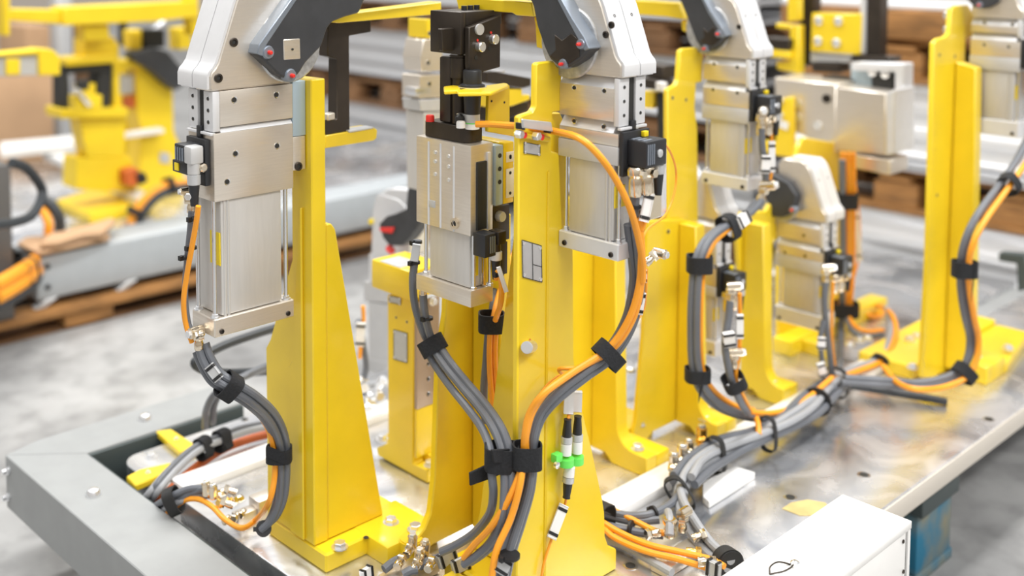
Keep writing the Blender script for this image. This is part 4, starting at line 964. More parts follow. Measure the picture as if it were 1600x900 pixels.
strap('black strap on the light grey hoses, nearer the yellow clamping straps', PZ(318, 700, .028), PZ(330, 692, .03)-PZ(300, 710, .028), .017, .013, .020)
strap('black strap on the light grey hoses, nearer the tall column', PZ(347, 688, .028), PZ(360, 682, .03)-PZ(335, 694, .03), .017, .013, .022, (0, .004, -.012))
lab = 'grey hose running from under the grey frame to the valve block'
base = mix([(226, 812, 'z', -.06), (250, 795, 'z', -.01), (272, 782, 'z', .025), (300, 770, 'z', .04), (330, 768, 'z', .045)])
bundle(base, [(-.005, .006, 0, .0055, G, lab, 'hoses to the valve block'), (.006, .002, 0, .0055, G, lab, 'hoses to the valve block'), (0, -.006, 0, .0055, 'lightcable', lab, 'hoses to the valve block')])
strap('dark strap on the hoses in front of the valve block', PZ(271, 783, .024), PZ(285, 776, .03)-PZ(255, 790, .015), .019, .016, .018, m='rubber')
vb = thing('valve_block', 'aluminium valve block with nickel fittings beside the tall left column', 'valve', PZ(370, 800, 0))
a = PZ(392, 793, .0); 
obj('manifold', B().box(.935, 1.01, 1.40, 1.43, .0005, .032, .002).box(.90, .935, 1.405, 1.425, .0005, .02, .002), 'alu', vb)
for k, (px, py) in enumerate(((345, 775), (357, 782), (370, 770), (352, 768), (365, 790), (378, 778))):
    p = PZ(px, py, .046); fitting(p, (-.75, -.1, .1) if k % 2 else (-.5, .5, .2), vb, .95, (0, .2, 1) if k % 3 == 0 else None, 'gold' if k == 1 else 'brass')
for px, py in ((358, 808), (372, 803), (382, 798)): fitting(PZ(px, py, .02), (-.8, -.5, 0), vb, .75)
cable('hose', 'short grey hose entering the valve block fittings', 'hose', mix([(300, 770, 'z', .04), (318, 764, 'z', .05), (335, 768, 'z', .05)]), .0055, G)
obj('round_foot', B().cyl((1.03, 1.37, .0005), (1.03, 1.37, .02), .02, 28, bev=.001), 'rubber', vb)
# --- pin unit hoses
lead('hose', 'grey hose coming down the left side of the pin unit', [(652, 375, 'y', 1.165), (649, 400, 'y', 1.165), (645, 440, 'y', 1.165), (649, 480, 'y', 1.165), (662, 520, 'y', 1.16), (674, 540, 'y', 1.155)], .0058, G)
lead('hose', 'grey hose from under the bottom cap of the pin unit', [(661, 460, 'y', 1.14), (663, 485, 'y', 1.14), (668, 510, 'y', 1.145), (676, 536, 'y', 1.15)], .0058, G)
lab = 'grey hose swinging from the pin unit to the big black strap'
base = mix([(672, 536, 'y', 1.15), (690, 568, 'y', 1.13), (715, 603, 'y', 1.09), (742, 636, 'y', 1.04), (765, 668, 'y', .99), (777, 700, 'y', .96), (780, 740, 'y', .95), (782, 770, 'y', .95), (776, 800, 'y', .96), (752, 830, 'y', 1.0), (722, 850, 'y', 1.03), (700, 860, 'y', 1.05)])
b2 = mix([(672, 536, 'y', 1.15), (692, 568, 'y', 1.12), (720, 603, 'y', 1.08), (748, 636, 'y', 1.03), (770, 668, 'y', .98), (783, 700, 'y', .955), (788, 740, 'y', .945), (788, 775, 'y', .94), (784, 810, 'y', .94), (768, 845, 'y', .96), (745, 868, 'y', .98), (725, 882, 'y', 1.0)])
bundle(base, [(-.009, -.004, .003, .0056, G, lab, 'hoses from the pin unit')])
bundle(b2, [(0, 0, 0, .0056, G, lab, 'hoses from the pin unit'), (.009, .004, 0, .0056, G, lab, 'hoses from the pin unit')])
strap('black strap where two hoses meet below the pin unit', PY(676, 540, 1.147), PY(690, 566, 1.13)-PY(668, 525, 1.155), .0175, .013, .022)
for px, py, v in ((651, 378, 1.165), (648, 410, 1.165)): tie('small black tie on the hose left of the pin unit', PY(px, py, v), ZA, .0065, 'ties left of the pin unit')
sleeve('clear marker sleeve on the hose left of the pin unit', PY(647, 407, 1.158), PY(651, 382, 1.158), .0045, 'label', ties=False)
tie('black tie on the hose just above the strap below the pin unit', PY(668, 497, 1.14), ZA, .0065)
f_ = thing('hose_fitting', 'nickel fitting under the bottom cap of the pin unit', 'fitting', PY(661, 462, 1.14)); fitting(PY(661, 464, 1.14), ZA, f_, .85)
# orange cables right of the pin unit
pg_ = gripper_plug
cable('cable', 'orange cable leaving the black plug of the pin unit', 'cable', [pg_, PY(779, 425, 1.0), PY(784, 445, 1.0), PY(782, 475, 1.03), PY(774, 500, 1.06)], .0040, O)
lead('cable', 'orange cable curving behind the pin unit towards the column edge', [(812, 385, 'y', 1.2), (798, 405, 'y', 1.18), (786, 440, 'y', 1.12), (776, 475, 'y', 1.08), (770, 505, 'y', 1.07)], .0045, O)
lead('hose', 'dark grey hose curving behind the pin unit towards the column edge', [(812, 365, 'y', 1.22), (796, 392, 'y', 1.2), (780, 430, 'y', 1.14), (772, 470, 'y', 1.1), (768, 505, 'y', 1.09)], .0062, 'greycable')
lab = 'orange cable hanging straight down below the strap beside the corner column'
base = mix([(770, 505, 'y', 1.075), (768, 550, 'y', 1.08), (770, 600, 'y', 1.08), (776, 650, 'y', 1.07), (784, 700, 'y', 1.05), (792, 750, 'y', 1.03), (790, 790, 'y', 1.02)])
bundle(base, [(-.003, 0, 0, .0042, O, lab, 'orange cables below the strap'), (.005, 0, .003, .0042, O, lab, 'orange cables below the strap')])
lead('hose', 'dark hose hanging down left of the orange cables', [(764, 505, 'y', 1.09), (760, 560, 'y', 1.09), (756, 610, 'y', 1.1), (758, 660, 'y', 1.1)], .0055, G)
strap('black strap gathering the orange cables right below the pin unit', PY(768, 503, 1.075), ZA, .0165, .014, .026)
sleeve('thin white marker on the orange cable right of the pin unit', PY(779, 418, .99), PY(791, 455, .99), .0022, ties=False)
tie('small black tie on the orange cable right of the pin unit', PY(780, 428, 1.0), ZA, .0052); 
# --- front arc bundle
lab = 'grey hose sweeping down from the front clamp across the name-plate column'
arcp = [(988, 350, 'y', .845), (994, 400, 'y', .845), (996, 445, 'y', .85), (984, 500, 'y', .86), (955, 548, 'y', .875), (910, 582, 'y', .89), (868, 615, 'y', .905), (842, 645, 'y', .92), (830, 680, 'y', .925), (829, 715, 'y', .925), (824, 760, 'y', .925), (810, 810, 'y', .93), (794, 860, 'y', .93), (784, 905, 'y', .93)]
base = mix(arcp)
bundle(base, [(-.004, -.002, .006, .0060, G, lab, 'grey hoses sweeping from the front clamp'), (.004, -.008, .004, .0060, G, lab, 'grey hoses sweeping from the front clamp'), (.002, .002, -.004, .0052, G, lab, 'grey hoses sweeping from the front clamp')])
lab = 'orange cable sweeping down with the grey hoses across the name-plate column'
base = mix([(999, 340, 'y', .835), (1003, 400, 'y', .835), (1001, 450, 'y', .84), (988, 500, 'y', .85), (957, 545, 'y', .868), (905, 575, 'y', .888), (862, 604, 'y', .90), (834, 640, 'y', .915), (822, 680, 'y', .92), (820, 715, 'y', .925), (800, 770, 'y', .93), (770, 820, 'y', .95), (742, 850, 'y', .98), (725, 872, 'y', 1.0)])
bundle(base, [(0, 0, 0, .0044, O, lab, 'orange cables sweeping from the front clamp')])
base = mix([(999, 340, 'y', .835), (1002, 400, 'y', .835), (998, 450, 'y', .84), (982, 500, 'y', .85), (950, 545, 'y', .868), (895, 582, 'y', .888), (850, 615, 'y', .90), (828, 645, 'y', .915), (820, 680, 'y', .92), (818, 715, 'y', .925), (812, 760, 'y', .92), (798, 810, 'y', .925), (776, 860, 'y', .93), (768, 905, 'y', .93)])
bundle(base, [(0, 0, 0, .0044, O, lab, 'orange cables sweeping from the front clamp')])
lead('cable', 'orange cable arcing out of the white clip over the front clamp body', [(744, 194, 'y', 1.02), (768, 194, 'y', 1.0), (795, 196, 'y', .975), (820, 198, 'y', .955), (866, 205, 'y', .935), (905, 216, 'y', .86), (935, 242, 'y', .835), (962, 280, 'y', .825), (984, 325, 'y', .82), (997, 370, 'y', .825), (1004, 410, 'y', .83), (1004, 440, 'y', .835)], .0044, O)
cc = thing('cable_clip', 'pale flat clip over the orange cable on the name-plate column', 'clip', PY(840, 198, .935))
obj('clip_plate', B().prism([PY(x, y, .932) for x, y in [(817, 186), (862, 191), (865, 206), (818, 200)]], YA*.004, .001), 'label', cc)
for x_, y_ in ((818, 199), (858, 204)): obj('clip_leg', B().prism([PY(x, y, .934) for x, y in [(x_, y_-6), (x_+4, y_-6), (x_+3, y_+5), (x_, y_+4)]], YA*.014, .0006), 'tie', cc)
lead('cable', 'thin orange sensor lead branching off above the strap on the name-plate column', [(930, 562, 'y', .88), (905, 574, 'y', .89), (876, 576, 'y', .91), (876, 582, 'y', .93), (890, 588, 'y', .935), (900, 600, 'y', .94)], .0026, O)
lead('cable', 'thin pale orange lead looping left of the grey hoses on the name-plate column', [(893, 582, 'y', .94), (878, 584, 'y', .94), (856, 600, 'y', .94), (840, 622, 'y', .94), (832, 645, 'y', .935), (828, 670, 'y', .93)], .0014, O)
strap('black strap where orange and grey bundle bends in front of the curved-foot column', PY(951, 555, .872), PY(985, 520, .86)-PY(920, 588, .885), .0185, .015, .020)
# double strap with long tail
strap('wide black strap holding the pin unit hoses, left half of the double strap', PY(784, 714, .955), ZA, .020, .016, .030)
st = strap('wide black strap on the name-plate column, right half of the double strap', PY(824, 712, .925), ZA, .0165, .013, .030)
tag(obj('strap_tape', B().prism([PY(x, y, .945) for x, y in [(766, 702), (800, 700), (838, 712), (838, 734), (800, 724), (770, 722)]], -YA*.003, .0006), 'velcro'), 'black tape bridging the two halves of the double strap', 'strap')
tag(obj('strap_tape', B().prism([PY(x, y, .975) for x, y in [(732, 738), (770, 720), (800, 715), (800, 730), (770, 745), (733, 758)]], -YA*.003, .0006), 'velcro'), 'long black tape tail slanting from the double strap to the corner column', 'strap')
# lower ends: marker sleeves and fittings at the bottom edge
lab = 'silver marker sleeve on a grey hose at the bottom edge below the corner column'
for (ax, ay), (bx_, by), l in (((686, 880), (710, 862), 'silver marker sleeve on a hose at the bottom edge, upper one right of the fittings'), ((708, 888), (732, 876), 'silver marker sleeve on a hose at the bottom edge, lower one right of the fittings')):
    sleeve(l, PZ(ax, ay, .035), PZ(bx_, by, .04), .0075, 'label')
for q0, q1, l in (((600, 890), (628, 872), 'short grey hose end with nickel fitting at the bottom edge, left one'), ((655, 885), (700, 868), 'short grey hose end entering the upper marker sleeve at the bottom edge'), ((630, 898), (652, 890), 'short grey hose end with nickel fitting at the bottom edge, right one')):
    cable('hose', l, 'hose', [PZ(*q0, .03), (PZ(*q0, .03)+PZ(*q1, .035))/2+ZA*.002, PZ(*q1, .035)], .0062, G)
f_ = thing('fitting_cluster', 'cluster of nickel hose fittings at the bottom edge in front of the round foot bolt', 'fitting', PZ(640, 885, 0))
obj('manifold', B().obox(PZ(640, 896, .012), XA, YA, ZA, .09, .03, .02, .002), 'alu', f_)
for px, py, sd in ((634, 868, 1), (654, 878, 1), (620, 886, 0), (668, 890, 0), (645, 892, 1)):
    fitting(PZ(px, py, .035), (.7, .35, .1), f_, 1.0, (0, -.1, 1) if sd else None)
sleeve('white marker sleeve at the very bottom edge left of the fittings', PZ(566, 903, .02), PZ(580, 893, .02), .008)
sleeve('grey marker sleeve with tie on the dark hoses at the bottom edge', PY(780, 895, .925), PY(790, 874, .925), .0075, 'label')
tie('black tie round two dark hoses at the bottom, before the name-plate column', PY(796, 868, .918), ZA, .012)
# --- green clip and three sensor plugs
gc = thing('sensor_coupling', 'green clip holding round black and white sensor plugs on the name-plate column', 'connector', PY(885, 720, .93))
def plug(p0, p1, par, up_=True):
    """cable coupling: boot, knurled nut, sleeve"""
    p0, p1 = Vector(p0), Vector(p1); d = (p1-p0).normalized(); L = (p1-p0).length
    o = obj('coupling_body', B().lathe(p0, d, [(.0062, 0), (.0075, .001), (.0075, L*.32), (.0062, L*.34)], 22), 'white', par)
    obj('knurled_nut', B().cyl(p0+d*L*.34, p0+d*L*.52, .0078, 28, bev=.0008), 'label', o)
    obj('black_boot', B().lathe(p0+d*L*.52, d, [(.0062, 0), (.0062, L*.1), (.0048, L*.4), (.0052, L*.48)], 18), 'black', o)
plug(PY(884, 711, .936), PY(887, 655, .936), gc); plug(PY(901, 708, .938), PY(903, 650, .938), gc); plug(PY(890, 728, .936), PY(885, 778, .936), gc)
gr = obj('green_clip', B().lathe(PY(884, 722, .936)-ZA*.004, ZA, [(.0082, 0), (.0108, 0), (.0108, .010), (.0082, .010)], 24).lathe(PY(900, 719, .938)-ZA*.004, ZA, [(.0082, 0), (.0104, 0), (.0104, .010), (.0082, .010)], 24).box(PY(866, 714, .936).x, PY(876, 714, .936).x, .932, .942, PY(870, 722, .936).z, PY(870, 709, .936).z, .001), 'green', gc)
obj('clip_screw', B().lathe(PY(868, 726, .932), -YA, [(.0045, 0), (.0045, .004), (.002, .005)], 12), 'zinc', gc)
sleeve('white marker plate under the strap, above the left sensor plug', PY(888, 645, .940), PY(890, 610, .940), .0052, ties=False)
sleeve('white marker plate above the right sensor plug', PY(902, 642, .942), PY(903, 612, .942), .0045, ties=False)
sleeve('slanted white marker sleeve under the lowest sensor plug', PY(862, 840, .940), PY(881, 790, .940), .0050, 'white')
lead('cable', 'short orange lead above the sensor plugs', [(888, 655, 'y', .938), (890, 640, 'y', .942), (892, 620, 'y', .945)], .0024, O)
lead('cable', 'thin orange lead under the slanted white marker sleeve', [(885, 778, 'y', .94), (882, 790, 'y', .944), (870, 820, 'y', .946), (861, 845, 'y', .944), (850, 880, 'y', .944), (846, 903, 'y', .944)], .0018, O)
# --- clamp 2 fittings
f_ = thing('hose_fitting', 'nickel fittings under the black sensor of the front clamp', 'fitting', PY(990, 270, .84))
fitting(PY(992, 300, .838), ZA, f_, 1.1)
lead('hose', 'short grey hose with tie below the fittings of the front clamp', [(992, 284, 'y', .838), (992, 305, 'y', .838), (991, 330, 'y', .84), (990, 352, 'y', .845)], .006, G)
tie('black tie on the short hose of the front clamp', PY(992, 323, .838), ZA, .0065)
lead('cable', 'orange lead with black plug end beside the front clamp', [(1016, 275, 'y', .83), (1015, 300, 'y', .83), (1010, 335, 'y', .83), (1003, 360, 'y', .832)], .003, O)
sleeve('white marker sleeve on the orange lead beside the front clamp', PY(1015, 303, .825), PY(1006, 345, .825), .0048)
f_ = thing('hose_fitting', 'nickel fitting poking out right of the orange arc below the front clamp', 'fitting', PY(1008, 405, .85)); fitting(PY(1008, 412, .85), (.6, -.3, .5), f_, .9, (0, -1, 0))
lead('cable', 'thin orange lead with white sleeves hanging right of the arc', [(1010, 420, 'y', .85), (1009, 450, 'y', .85), (1006, 480, 'y', .86), (996, 500, 'y', .86)], .0022, O)
sleeve('upper slim white sleeve right of the orange arc', PY(1004, 440, .845), PY(1004, 422, .845), .004)
sleeve('lower slim white sleeve right of the orange arc', PY(998, 490, .85), PY(1003, 458, .85), .0038)
lead('cable', 'thin orange lead looping right of the front clamp in front of the second column', [(1030, 218, 'y', .86), (1046, 235, 'y', .9), (1056, 265, 'y', .93), (1054, 300, 'y', .93), (1040, 335, 'y', .92), (1014, 356, 'y', .87), (1004, 372, 'y', .85)], .0016, O)
# --- clamp 3 bundle
Y3 = 1.05
f_ = thing('hose_fitting', 'nickel fittings below the black sensor of the clamp right of centre', 'fitting', PY(1190, 185, Y3)); fitting(PY(1190, 200, Y3), ZA, f_, 1.2, (-.6, -.5, .2)); fitting(PY(1198, 186, Y3), ZA, f_, .9, (.5, -.5, .2))
lead('hose', 'grey hose down the narrow side of the clamp right of centre', [(1190, 200, 'y', Y3), (1191, 230, 'y', Y3), (1196, 260, 'y', Y3), (1196, 290, 'y', Y3)], .006, G)
lead('cable', 'orange lead down the narrow side of the clamp right of centre', [(1205, 205, 'y', Y3), (1206, 235, 'y', Y3), (1205, 270, 'y', Y3), (1199, 300, 'y', Y3)], .003, O)
sleeve('left white sleeve beside the clamp right of centre', PY(1196, 270, Y3-.01), PY(1197, 244, Y3-.01), .006); sleeve('right white sleeve beside the clamp right of centre', PY(1206, 268, Y3-.01), PY(1206, 222, Y3-.01), .0045)
f_ = thing('hose_fitting', 'nickel banjo fitting at the bottom cap of the clamp right of centre', 'fitting', PY(1190, 305, Y3)); fitting(PY(1187, 316, Y3), (.2, -.2, 1), f_, 1.3, (.3, -1, .2))
lab = 'grey hose looping left from the clamp right of centre and down its column'
base = mix([(1186, 316, 'y', 1.05), (1168, 336, 'y', 1.05), (1142, 350, 'y', 1.05), (1110, 372, 'y', 1.05), (1092, 405, 'y', 1.05), (1086, 450, 'y', 1.05), (1084, 510, 'y', 1.05), (1086, 570, 'y', 1.05), (1098, 610, 'y', 1.04), (1130, 640, 'y', 1.03), (1180, 655, 'y', 1.025), (1225, 652, 'y', 1.02), (1270, 632, 'y', 1.02), (1300, 606, 'y', 1.02)])
bundle(base, [(-.004, 0, .004, .0062, G, lab, 'hoses looping from the clamp right of centre'), (.004, .004, -.002, .0062, G, lab, 'hoses looping from the clamp right of centre')])
base = mix([(1140, 356, 'y', 1.045), (1116, 378, 'y', 1.045), (1102, 408, 'y', 1.045), (1096, 450, 'y', 1.045), (1094, 510, 'y', 1.045), (1096, 570, 'y', 1.045), (1110, 604, 'y', 1.035), (1140, 630, 'y', 1.03), (1180, 645, 'y', 1.02), (1225, 642, 'y', 1.015), (1262, 622, 'y', 1.015), (1300, 590, 'y', 1.02)])
bundle(base, [(0, 0, 0, .0050, O, 'orange cable looping with the hoses down the column right of centre', None)])
strap('black strap on the bend above the drilled white leg of the low clamp', PY(1138, 356, 1.05), PY(1160, 342, 1.05)-PY(1120, 366, 1.05), .021, .016, .022)
sleeve('white marker sleeve on the hose between banjo fitting and bend strap', PY(1153, 350, 1.035), PY(1169, 337, 1.035), .009)
strap('black strap on the vertical hoses beside the stepped column, upper one', PY(1093, 412, 1.05), ZA, .019, .016, .028)
strap('black strap on the vertical hoses beside the stepped column, lower one', PY(1090, 585, 1.05), ZA, .019, .016, .022, (-.3, -.008, -.035))
# low clamp leads
Y5 = 1.0
f_ = thing('hose_fitting', 'nickel fittings on the low clamp between the columns', 'fitting', PY(1142, 460, Y5)); fitting(PY(1142, 472, Y5), ZA, f_, 1.1, (.5, -.6, .1))
f_ = thing('hose_fitting', 'lower nickel fitting on the low clamp between the columns', 'fitting', PY(1148, 560, Y5)); fitting(PY(1146, 575, Y5), ZA, f_, 1.1, (.5, -.6, .1))
lead('hose', 'grey hose running down the low clamp between the columns', [(1141, 470, 'y', Y5), (1138, 500, 'y', Y5), (1133, 535, 'y', Y5), (1137, 570, 'y', Y5), (1145, 600, 'y', Y5), (1158, 630, 'y', Y5), (1168, 645, 'y', 1.01)], .0062, G)
lead('cable', 'orange lead running down the low clamp between the columns', [(1156, 458, 'y', Y5), (1156, 500, 'y', Y5), (1155, 550, 'y', Y5), (1150, 590, 'y', Y5), (1162, 620, 'y', Y5), (1175, 645, 'y', 1.01)], .0034, O)
sleeve('left white sleeve on the low clamp', PY(1140, 540, Y5-.01), PY(1138, 520, Y5-.01), .008); sleeve('right slim white sleeve on the low clamp', PY(1156, 528, Y5-.01), PY(1156, 492, Y5-.01), .0045)
strap('black strap at the foot of the low clamp', PY(1147, 597, Y5), PY(1155, 620, Y5)-PY(1142, 590, Y5), .017, .014, .024)
# clamp with disc leads
Y6 = 1.04
f_ = thing('hose_fitting', 'nickel fittings on the clamp with the round black arm end', 'fitting', PY(1290, 425, Y6)); fitting(PY(1290, 440, Y6), ZA, f_, 1.1, (.5, -.6, .1))
lead('hose', 'grey hose down the clamp with the round black arm end', [(1290, 440, 'y', Y6), (1288, 470, 'y', Y6), (1291, 510, 'y', Y6), (1296, 550, 'y', Y6), (1300, 590, 'y', Y6)], .006, G)
lead('hose', 'second grey hose with white sleeves beside the clamp with the round black arm end', [(1286, 500, 'y', Y6), (1282, 530, 'y', Y6), (1284, 560, 'y', Y6), (1290, 592, 'y', Y6)], .005, G)
lead('cable', 'orange lead down the clamp with the round black arm end', [(1302, 440, 'y', Y6), (1300, 480, 'y', Y6), (1300, 530, 'y', Y6), (1304, 570, 'y', Y6)], .003, O)
sleeve('upper white sleeve near the clamp with the round black arm end', PY(1283, 545, Y6-.01), PY(1284, 528, Y6-.01), .006); sleeve('lower white sleeve near the clamp with the round black arm end', PY(1286, 588, Y6-.01), PY(1282, 568, Y6-.01), .006)
# rear bundle
Y8 = 1.19
lab = 'orange cable in the tall bundle hanging from the horizontal pin unit'
for dx in (-.012, .0, .012):
    cable('cable', lab, 'cable', [p+rt*dx for p in mix([(1325, 238, 'y', Y8), (1326, 290, 'y', Y8), (1325, 360, 'y', Y8), (1324, 430, 'y', Y8), (1320, 480, 'y', Y8)])], .005, O, 'orange cables of the rear bundle')
lead('hose', 'grey hose in the tall bundle hanging from the horizontal pin unit', [(1316, 250, 'y', Y8), (1316, 300, 'y', Y8), (1317, 380, 'y', Y8), (1316, 450, 'y', Y8), (1314, 520, 'y', Y8), (1312, 590, 'y', Y8-.1)], .0075, G)
lead('cable', 'thin orange lead looping right of the rear bundle with white sleeve', [(1330, 245, 'y', Y8), (1338, 300, 'y', Y8), (1343, 350, 'y', Y8), (1342, 400, 'y', Y8), (1332, 440, 'y', Y8), (1326, 470, 'y', Y8)], .0028, O)
sleeve('long pale sleeve right of the rear orange bundle', PY(1343, 408, Y8-.01), PY(1337, 330, Y8-.01), .0045)
strap('black strap high on the rear orange bundle', PY(1321, 313, Y8), ZA, .024, .018, .035); strap('black strap low on the rear orange bundle', PY(1320, 483, Y8), ZA, .028, .02, .032)
lab = 'hose looping right from the low strap of the rear bundle over the yellow flange'
lead('hose', lab+', grey', [(1322, 490, 'y', Y8), (1330, 515, 'y', 1.15), (1350, 526, 'y', 1.12), (1378, 522, 'y', 1.1)], .0065, G)
lead('cable', 'orange cable looping right from the low strap of the rear bundle over the yellow flange', [(1324, 488, 'y', Y8), (1334, 508, 'y', 1.15), (1354, 518, 'y', 1.12), (1380, 516, 'y', 1.1)], .005, O)
lead('cable', 'coiled orange cable at the back edge of the plate', [(1322, 480, 'y', 1.2), (1350, 484, 'y', 1.22), (1366, 476, 'y', 1.24), (1382, 480, 'y', 1.22), (1376, 492, 'y', 1.2), (1360, 494, 'y', 1.2), (1352, 484, 'y', 1.22), (1372, 478, 'y', 1.2), (1392, 490, 'y', 1.12), (1400, 515, 'y', 1.08), (1392, 545, 'y', 1.05), (1376, 565, 'y', 1.04), (1340, 580, 'y', 1.04), (1305, 592, 'y', 1.03)], .0055, O)
lead('hose', 'pale grey hose curving from the coil down to the cable junction', [(1386, 482, 'y', 1.15), (1392, 510, 'y', 1.1), (1386, 545, 'y', 1.06), (1372, 562, 'y', 1.05), (1340, 574, 'y', 1.05), (1300, 588, 'y', 1.04)], .0075, 'lightcable')
tie('black tie where the pale hose splits above the plate', PY(1376, 562, 1.04), Vector((.5, 0, .3)), .016)
# right column bundle
YR = .84
lab = 'grey hose curving down past the rightmost column'
base = mix([(1612, 215, 'y', .8), (1590, 258, 'y', .8), (1560, 300, 'y', .81), (1528, 345, 'y', .82), (1510, 390, 'y', .83), (1506, 440, 'y', .84), (1512, 490, 'y', .84), (1521, 530, 'y', .84), (1516, 565, 'y', .84), (1500, 587, 'y', .85), (1470, 600, 'y', .87), (1430, 606, 'y', .90), (1380, 602, 'y', .95), (1320, 598, 'y', 1.0)])
bundle(base, [(-.005, 0, .004, .0065, G, lab, 'hoses past the rightmost column'), (.001, .008, .006, .0065, G, lab, 'hoses past the rightmost column')])
base = mix([(1618, 235, 'y', .79), (1598, 262, 'y', .79), (1568, 304, 'y', .8), (1536, 350, 'y', .81), (1517, 392, 'y', .82), (1514, 440, 'y', .83), (1521, 490, 'y', .83), (1529, 530, 'y', .83), (1524, 568, 'y', .83), (1506, 592, 'y', .84), (1470, 606, 'y', .86), (1430, 608, 'y', .88), (1400, 596, 'y', .93), (1380, 572, 'y', 1.0)])
bundle(base, [(0, 0, 0, .0055, O, 'orange cable curving down past the rightmost column', None)])
lead('hose', 'black hose lying on the plate between the cable junction and the right column', [(1300, 598, 'z', .02), (1350, 606, 'z', .012), (1400, 614, 'z', .011), (1450, 622, 'z', .010), (1480, 628, 'z', .008)], .0075, 'blackcable')
strap('black strap on the right column bundle, uppermost', PY(1577, 288, .80), PY(1560, 305, .8)-PY(1592, 262, .8), .018, .015, .022)
strap('black strap on the right column bundle, halfway down', PY(1507, 420, .835), ZA, .020, .016, .030, (-.5, -.004, -.045))
strap('black strap on the right column bundle, at the foot', PY(1507, 583, .845), PY(1500, 592, .85)-PY(1518, 570, .84), .020, .016, .022)
# --- main trunk along the rail
lab = 'grey hose in the thick trunk along the white bar'
trunk = [(1312, 597, 'z', .03), (1290, 612, 'z', .03), (1262, 638, 'z', .035), (1225, 665, 'z', .035), (1180, 686, 'z', .035), (1130, 704, 'z', .035), (1090, 728, 'z', .035), (1066, 756, 'z', .035), (1066, 790, 'z', .03), (1086, 828, 'z', .025), (1112, 858, 'z', .02), (1142, 888, 'z', .02)]
base = mix(trunk)
def perp(b, k):
    t_ = (b[min(k+1, len(b)-1)]-b[max(k-1, 0)]); t_.z = 0; t_.normalize(); return t_.cross(ZA)
for i, (o_, dz) in enumerate(((-.022, 0), (-.0075, -.003), (.0075, -.002), (.022, -.001), (-.015, .0125), (.0, .011), (.015, .0115), (.031, -.012))):
    nb = base if i in (1, 2, 5) else base[:-4]
    cable('hose', lab, 'hose', [p+perp(base, k)*o_*(.8+.25*math.sin(k*1.3+i))+ZA*(dz+.003*math.sin(k*2.1+i*1.7)) for k, p in enumerate(nb)], .0066, 'lightcable' if i % 3 else G, 'hoses of the thick trunk')
tie('black tie on the thick trunk near the cable junction', PZ(1276, 628, .035), base[2]-base[1], .026)
strap('black ring strap on the thick trunk left of the orange drop', PZ(1200, 678, .040), base[4]-base[3], .029, .015, .010, m='rubber')
strap('black ring strap on the thick trunk above the square white block', PZ(1118, 711, .035), base[6]-base[5], .029, .016, .012, m='rubber')
strap('black ring strap where the trunk turns towards the junction box', PZ(1062, 772, .033), base[8]-base[7], .028, .015, .012, m='rubber')
strap('black ring strap at the cable junction behind the trunk', PZ(1306, 598, .035), base[1]-base[0], .028, .022, .012, m='rubber')
tag(obj('rubber_sleeve', B().cyl(base[-1]+(base[-2]-base[-1]).normalized()*.022+ZA*.004, base[-1]+ZA*.004, .019, 28, .022, .002), 'rubber'), 'dark rubber sleeve where the trunk enters under the junction box', 'sleeve')
cable('cable', 'short orange cable dropping into the trunk', 'cable', mix([(1176, 640, 'z', .06), (1184, 660, 'z', .06), (1186, 680, 'z', .05)]), .005, O)
tag(obj('square_block', B().box(*sum(([min(a, b), max(a, b)] for a, b in ((PZ(1100, 770, .02).x, PZ(1178, 735, .02).x), (PZ(1100, 790, .02).y, PZ(1120, 735, .02).y))), []), .0135, .02, .001) if False else B().prism([PZ(x, y, .012) for x, y in [(1098, 775), (1098, 752), (1150, 728), (1180, 738), (1140, 764), (1108, 784)]], -ZA*.0115, .001), 'whitepaint'), 'white square block lying on the plate beside the trunk', 'block')
# lower centre bundle
lab = 'orange cable running right from behind the name-plate column to the bottom edge'
for k, seq in enumerate(([(905, 768, 'z', .03), (930, 783, 'z', .03), (975, 805, 'z', .03), (1020, 828, 'z', .03), (1040, 834, 'z', .03)],
                         [(905, 800, 'z', .03), (935, 812, 'z', .03), (965, 830, 'z', .03), (1010, 850, 'z', .03), (1060, 862, 'z', .03), (1110, 874, 'z', .03), (1132, 885, 'z', .03)],
                         [(905, 803, 'z', .025), (935, 818, 'z', .025), (960, 840, 'z', .025), (1005, 860, 'z', .025), (1060, 874, 'z', .025), (1120, 892, 'z', .025)])):
    cable('cable', lab, 'cable', mix(seq), .0045, O, 'orange cables at the bottom centre')
lab = 'grey hose running right from behind the name-plate column'
for k, seq in enumerate(([(905, 782, 'z', .02), (940, 796, 'z', .025), (980, 806, 'z', .03), (1015, 804, 'z', .035), (1045, 790, 'z', .035), (1060, 775, 'z', .035)],
                         [(905, 792, 'z', .015), (945, 804, 'z', .02), (985, 814, 'z', .025), (1030, 812, 'z', .03)],
                         [(905, 812, 'z', .012), (950, 822, 'z', .02), (1000, 832, 'z', .02), (1036, 836, 'z', .022)],
                         [(930, 838, 'z', .012), (970, 850, 'z', .012), (1010, 872, 'z', .012), (1050, 895, 'z', .012)])):
    cable('hose', lab, 'hose', mix(seq), .0062, G if k != 3 else 'lightcable', 'grey hoses at the bottom centre')
strap('dark strap round the hoses just right of the name-plate column', PZ(941, 815, .022), PZ(960, 822, .022)-PZ(925, 806, .022), .026, .018, .022, m='rubber')
tie('black tie on the lower grey hose right of the name-plate column', PZ(985, 826, .026), PZ(1000, 830, .026)-PZ(970, 822, .026), .011)
tie('black tie on the upper grey hose beside the white bar', PZ(1021, 801, .036), PZ(1040, 793, .036)-PZ(1000, 805, .036), .009)
f_ = thing('fitting_cluster', 'nickel fittings standing under the trunk at the bottom centre', 'fitting', PZ(1050, 840, 0))
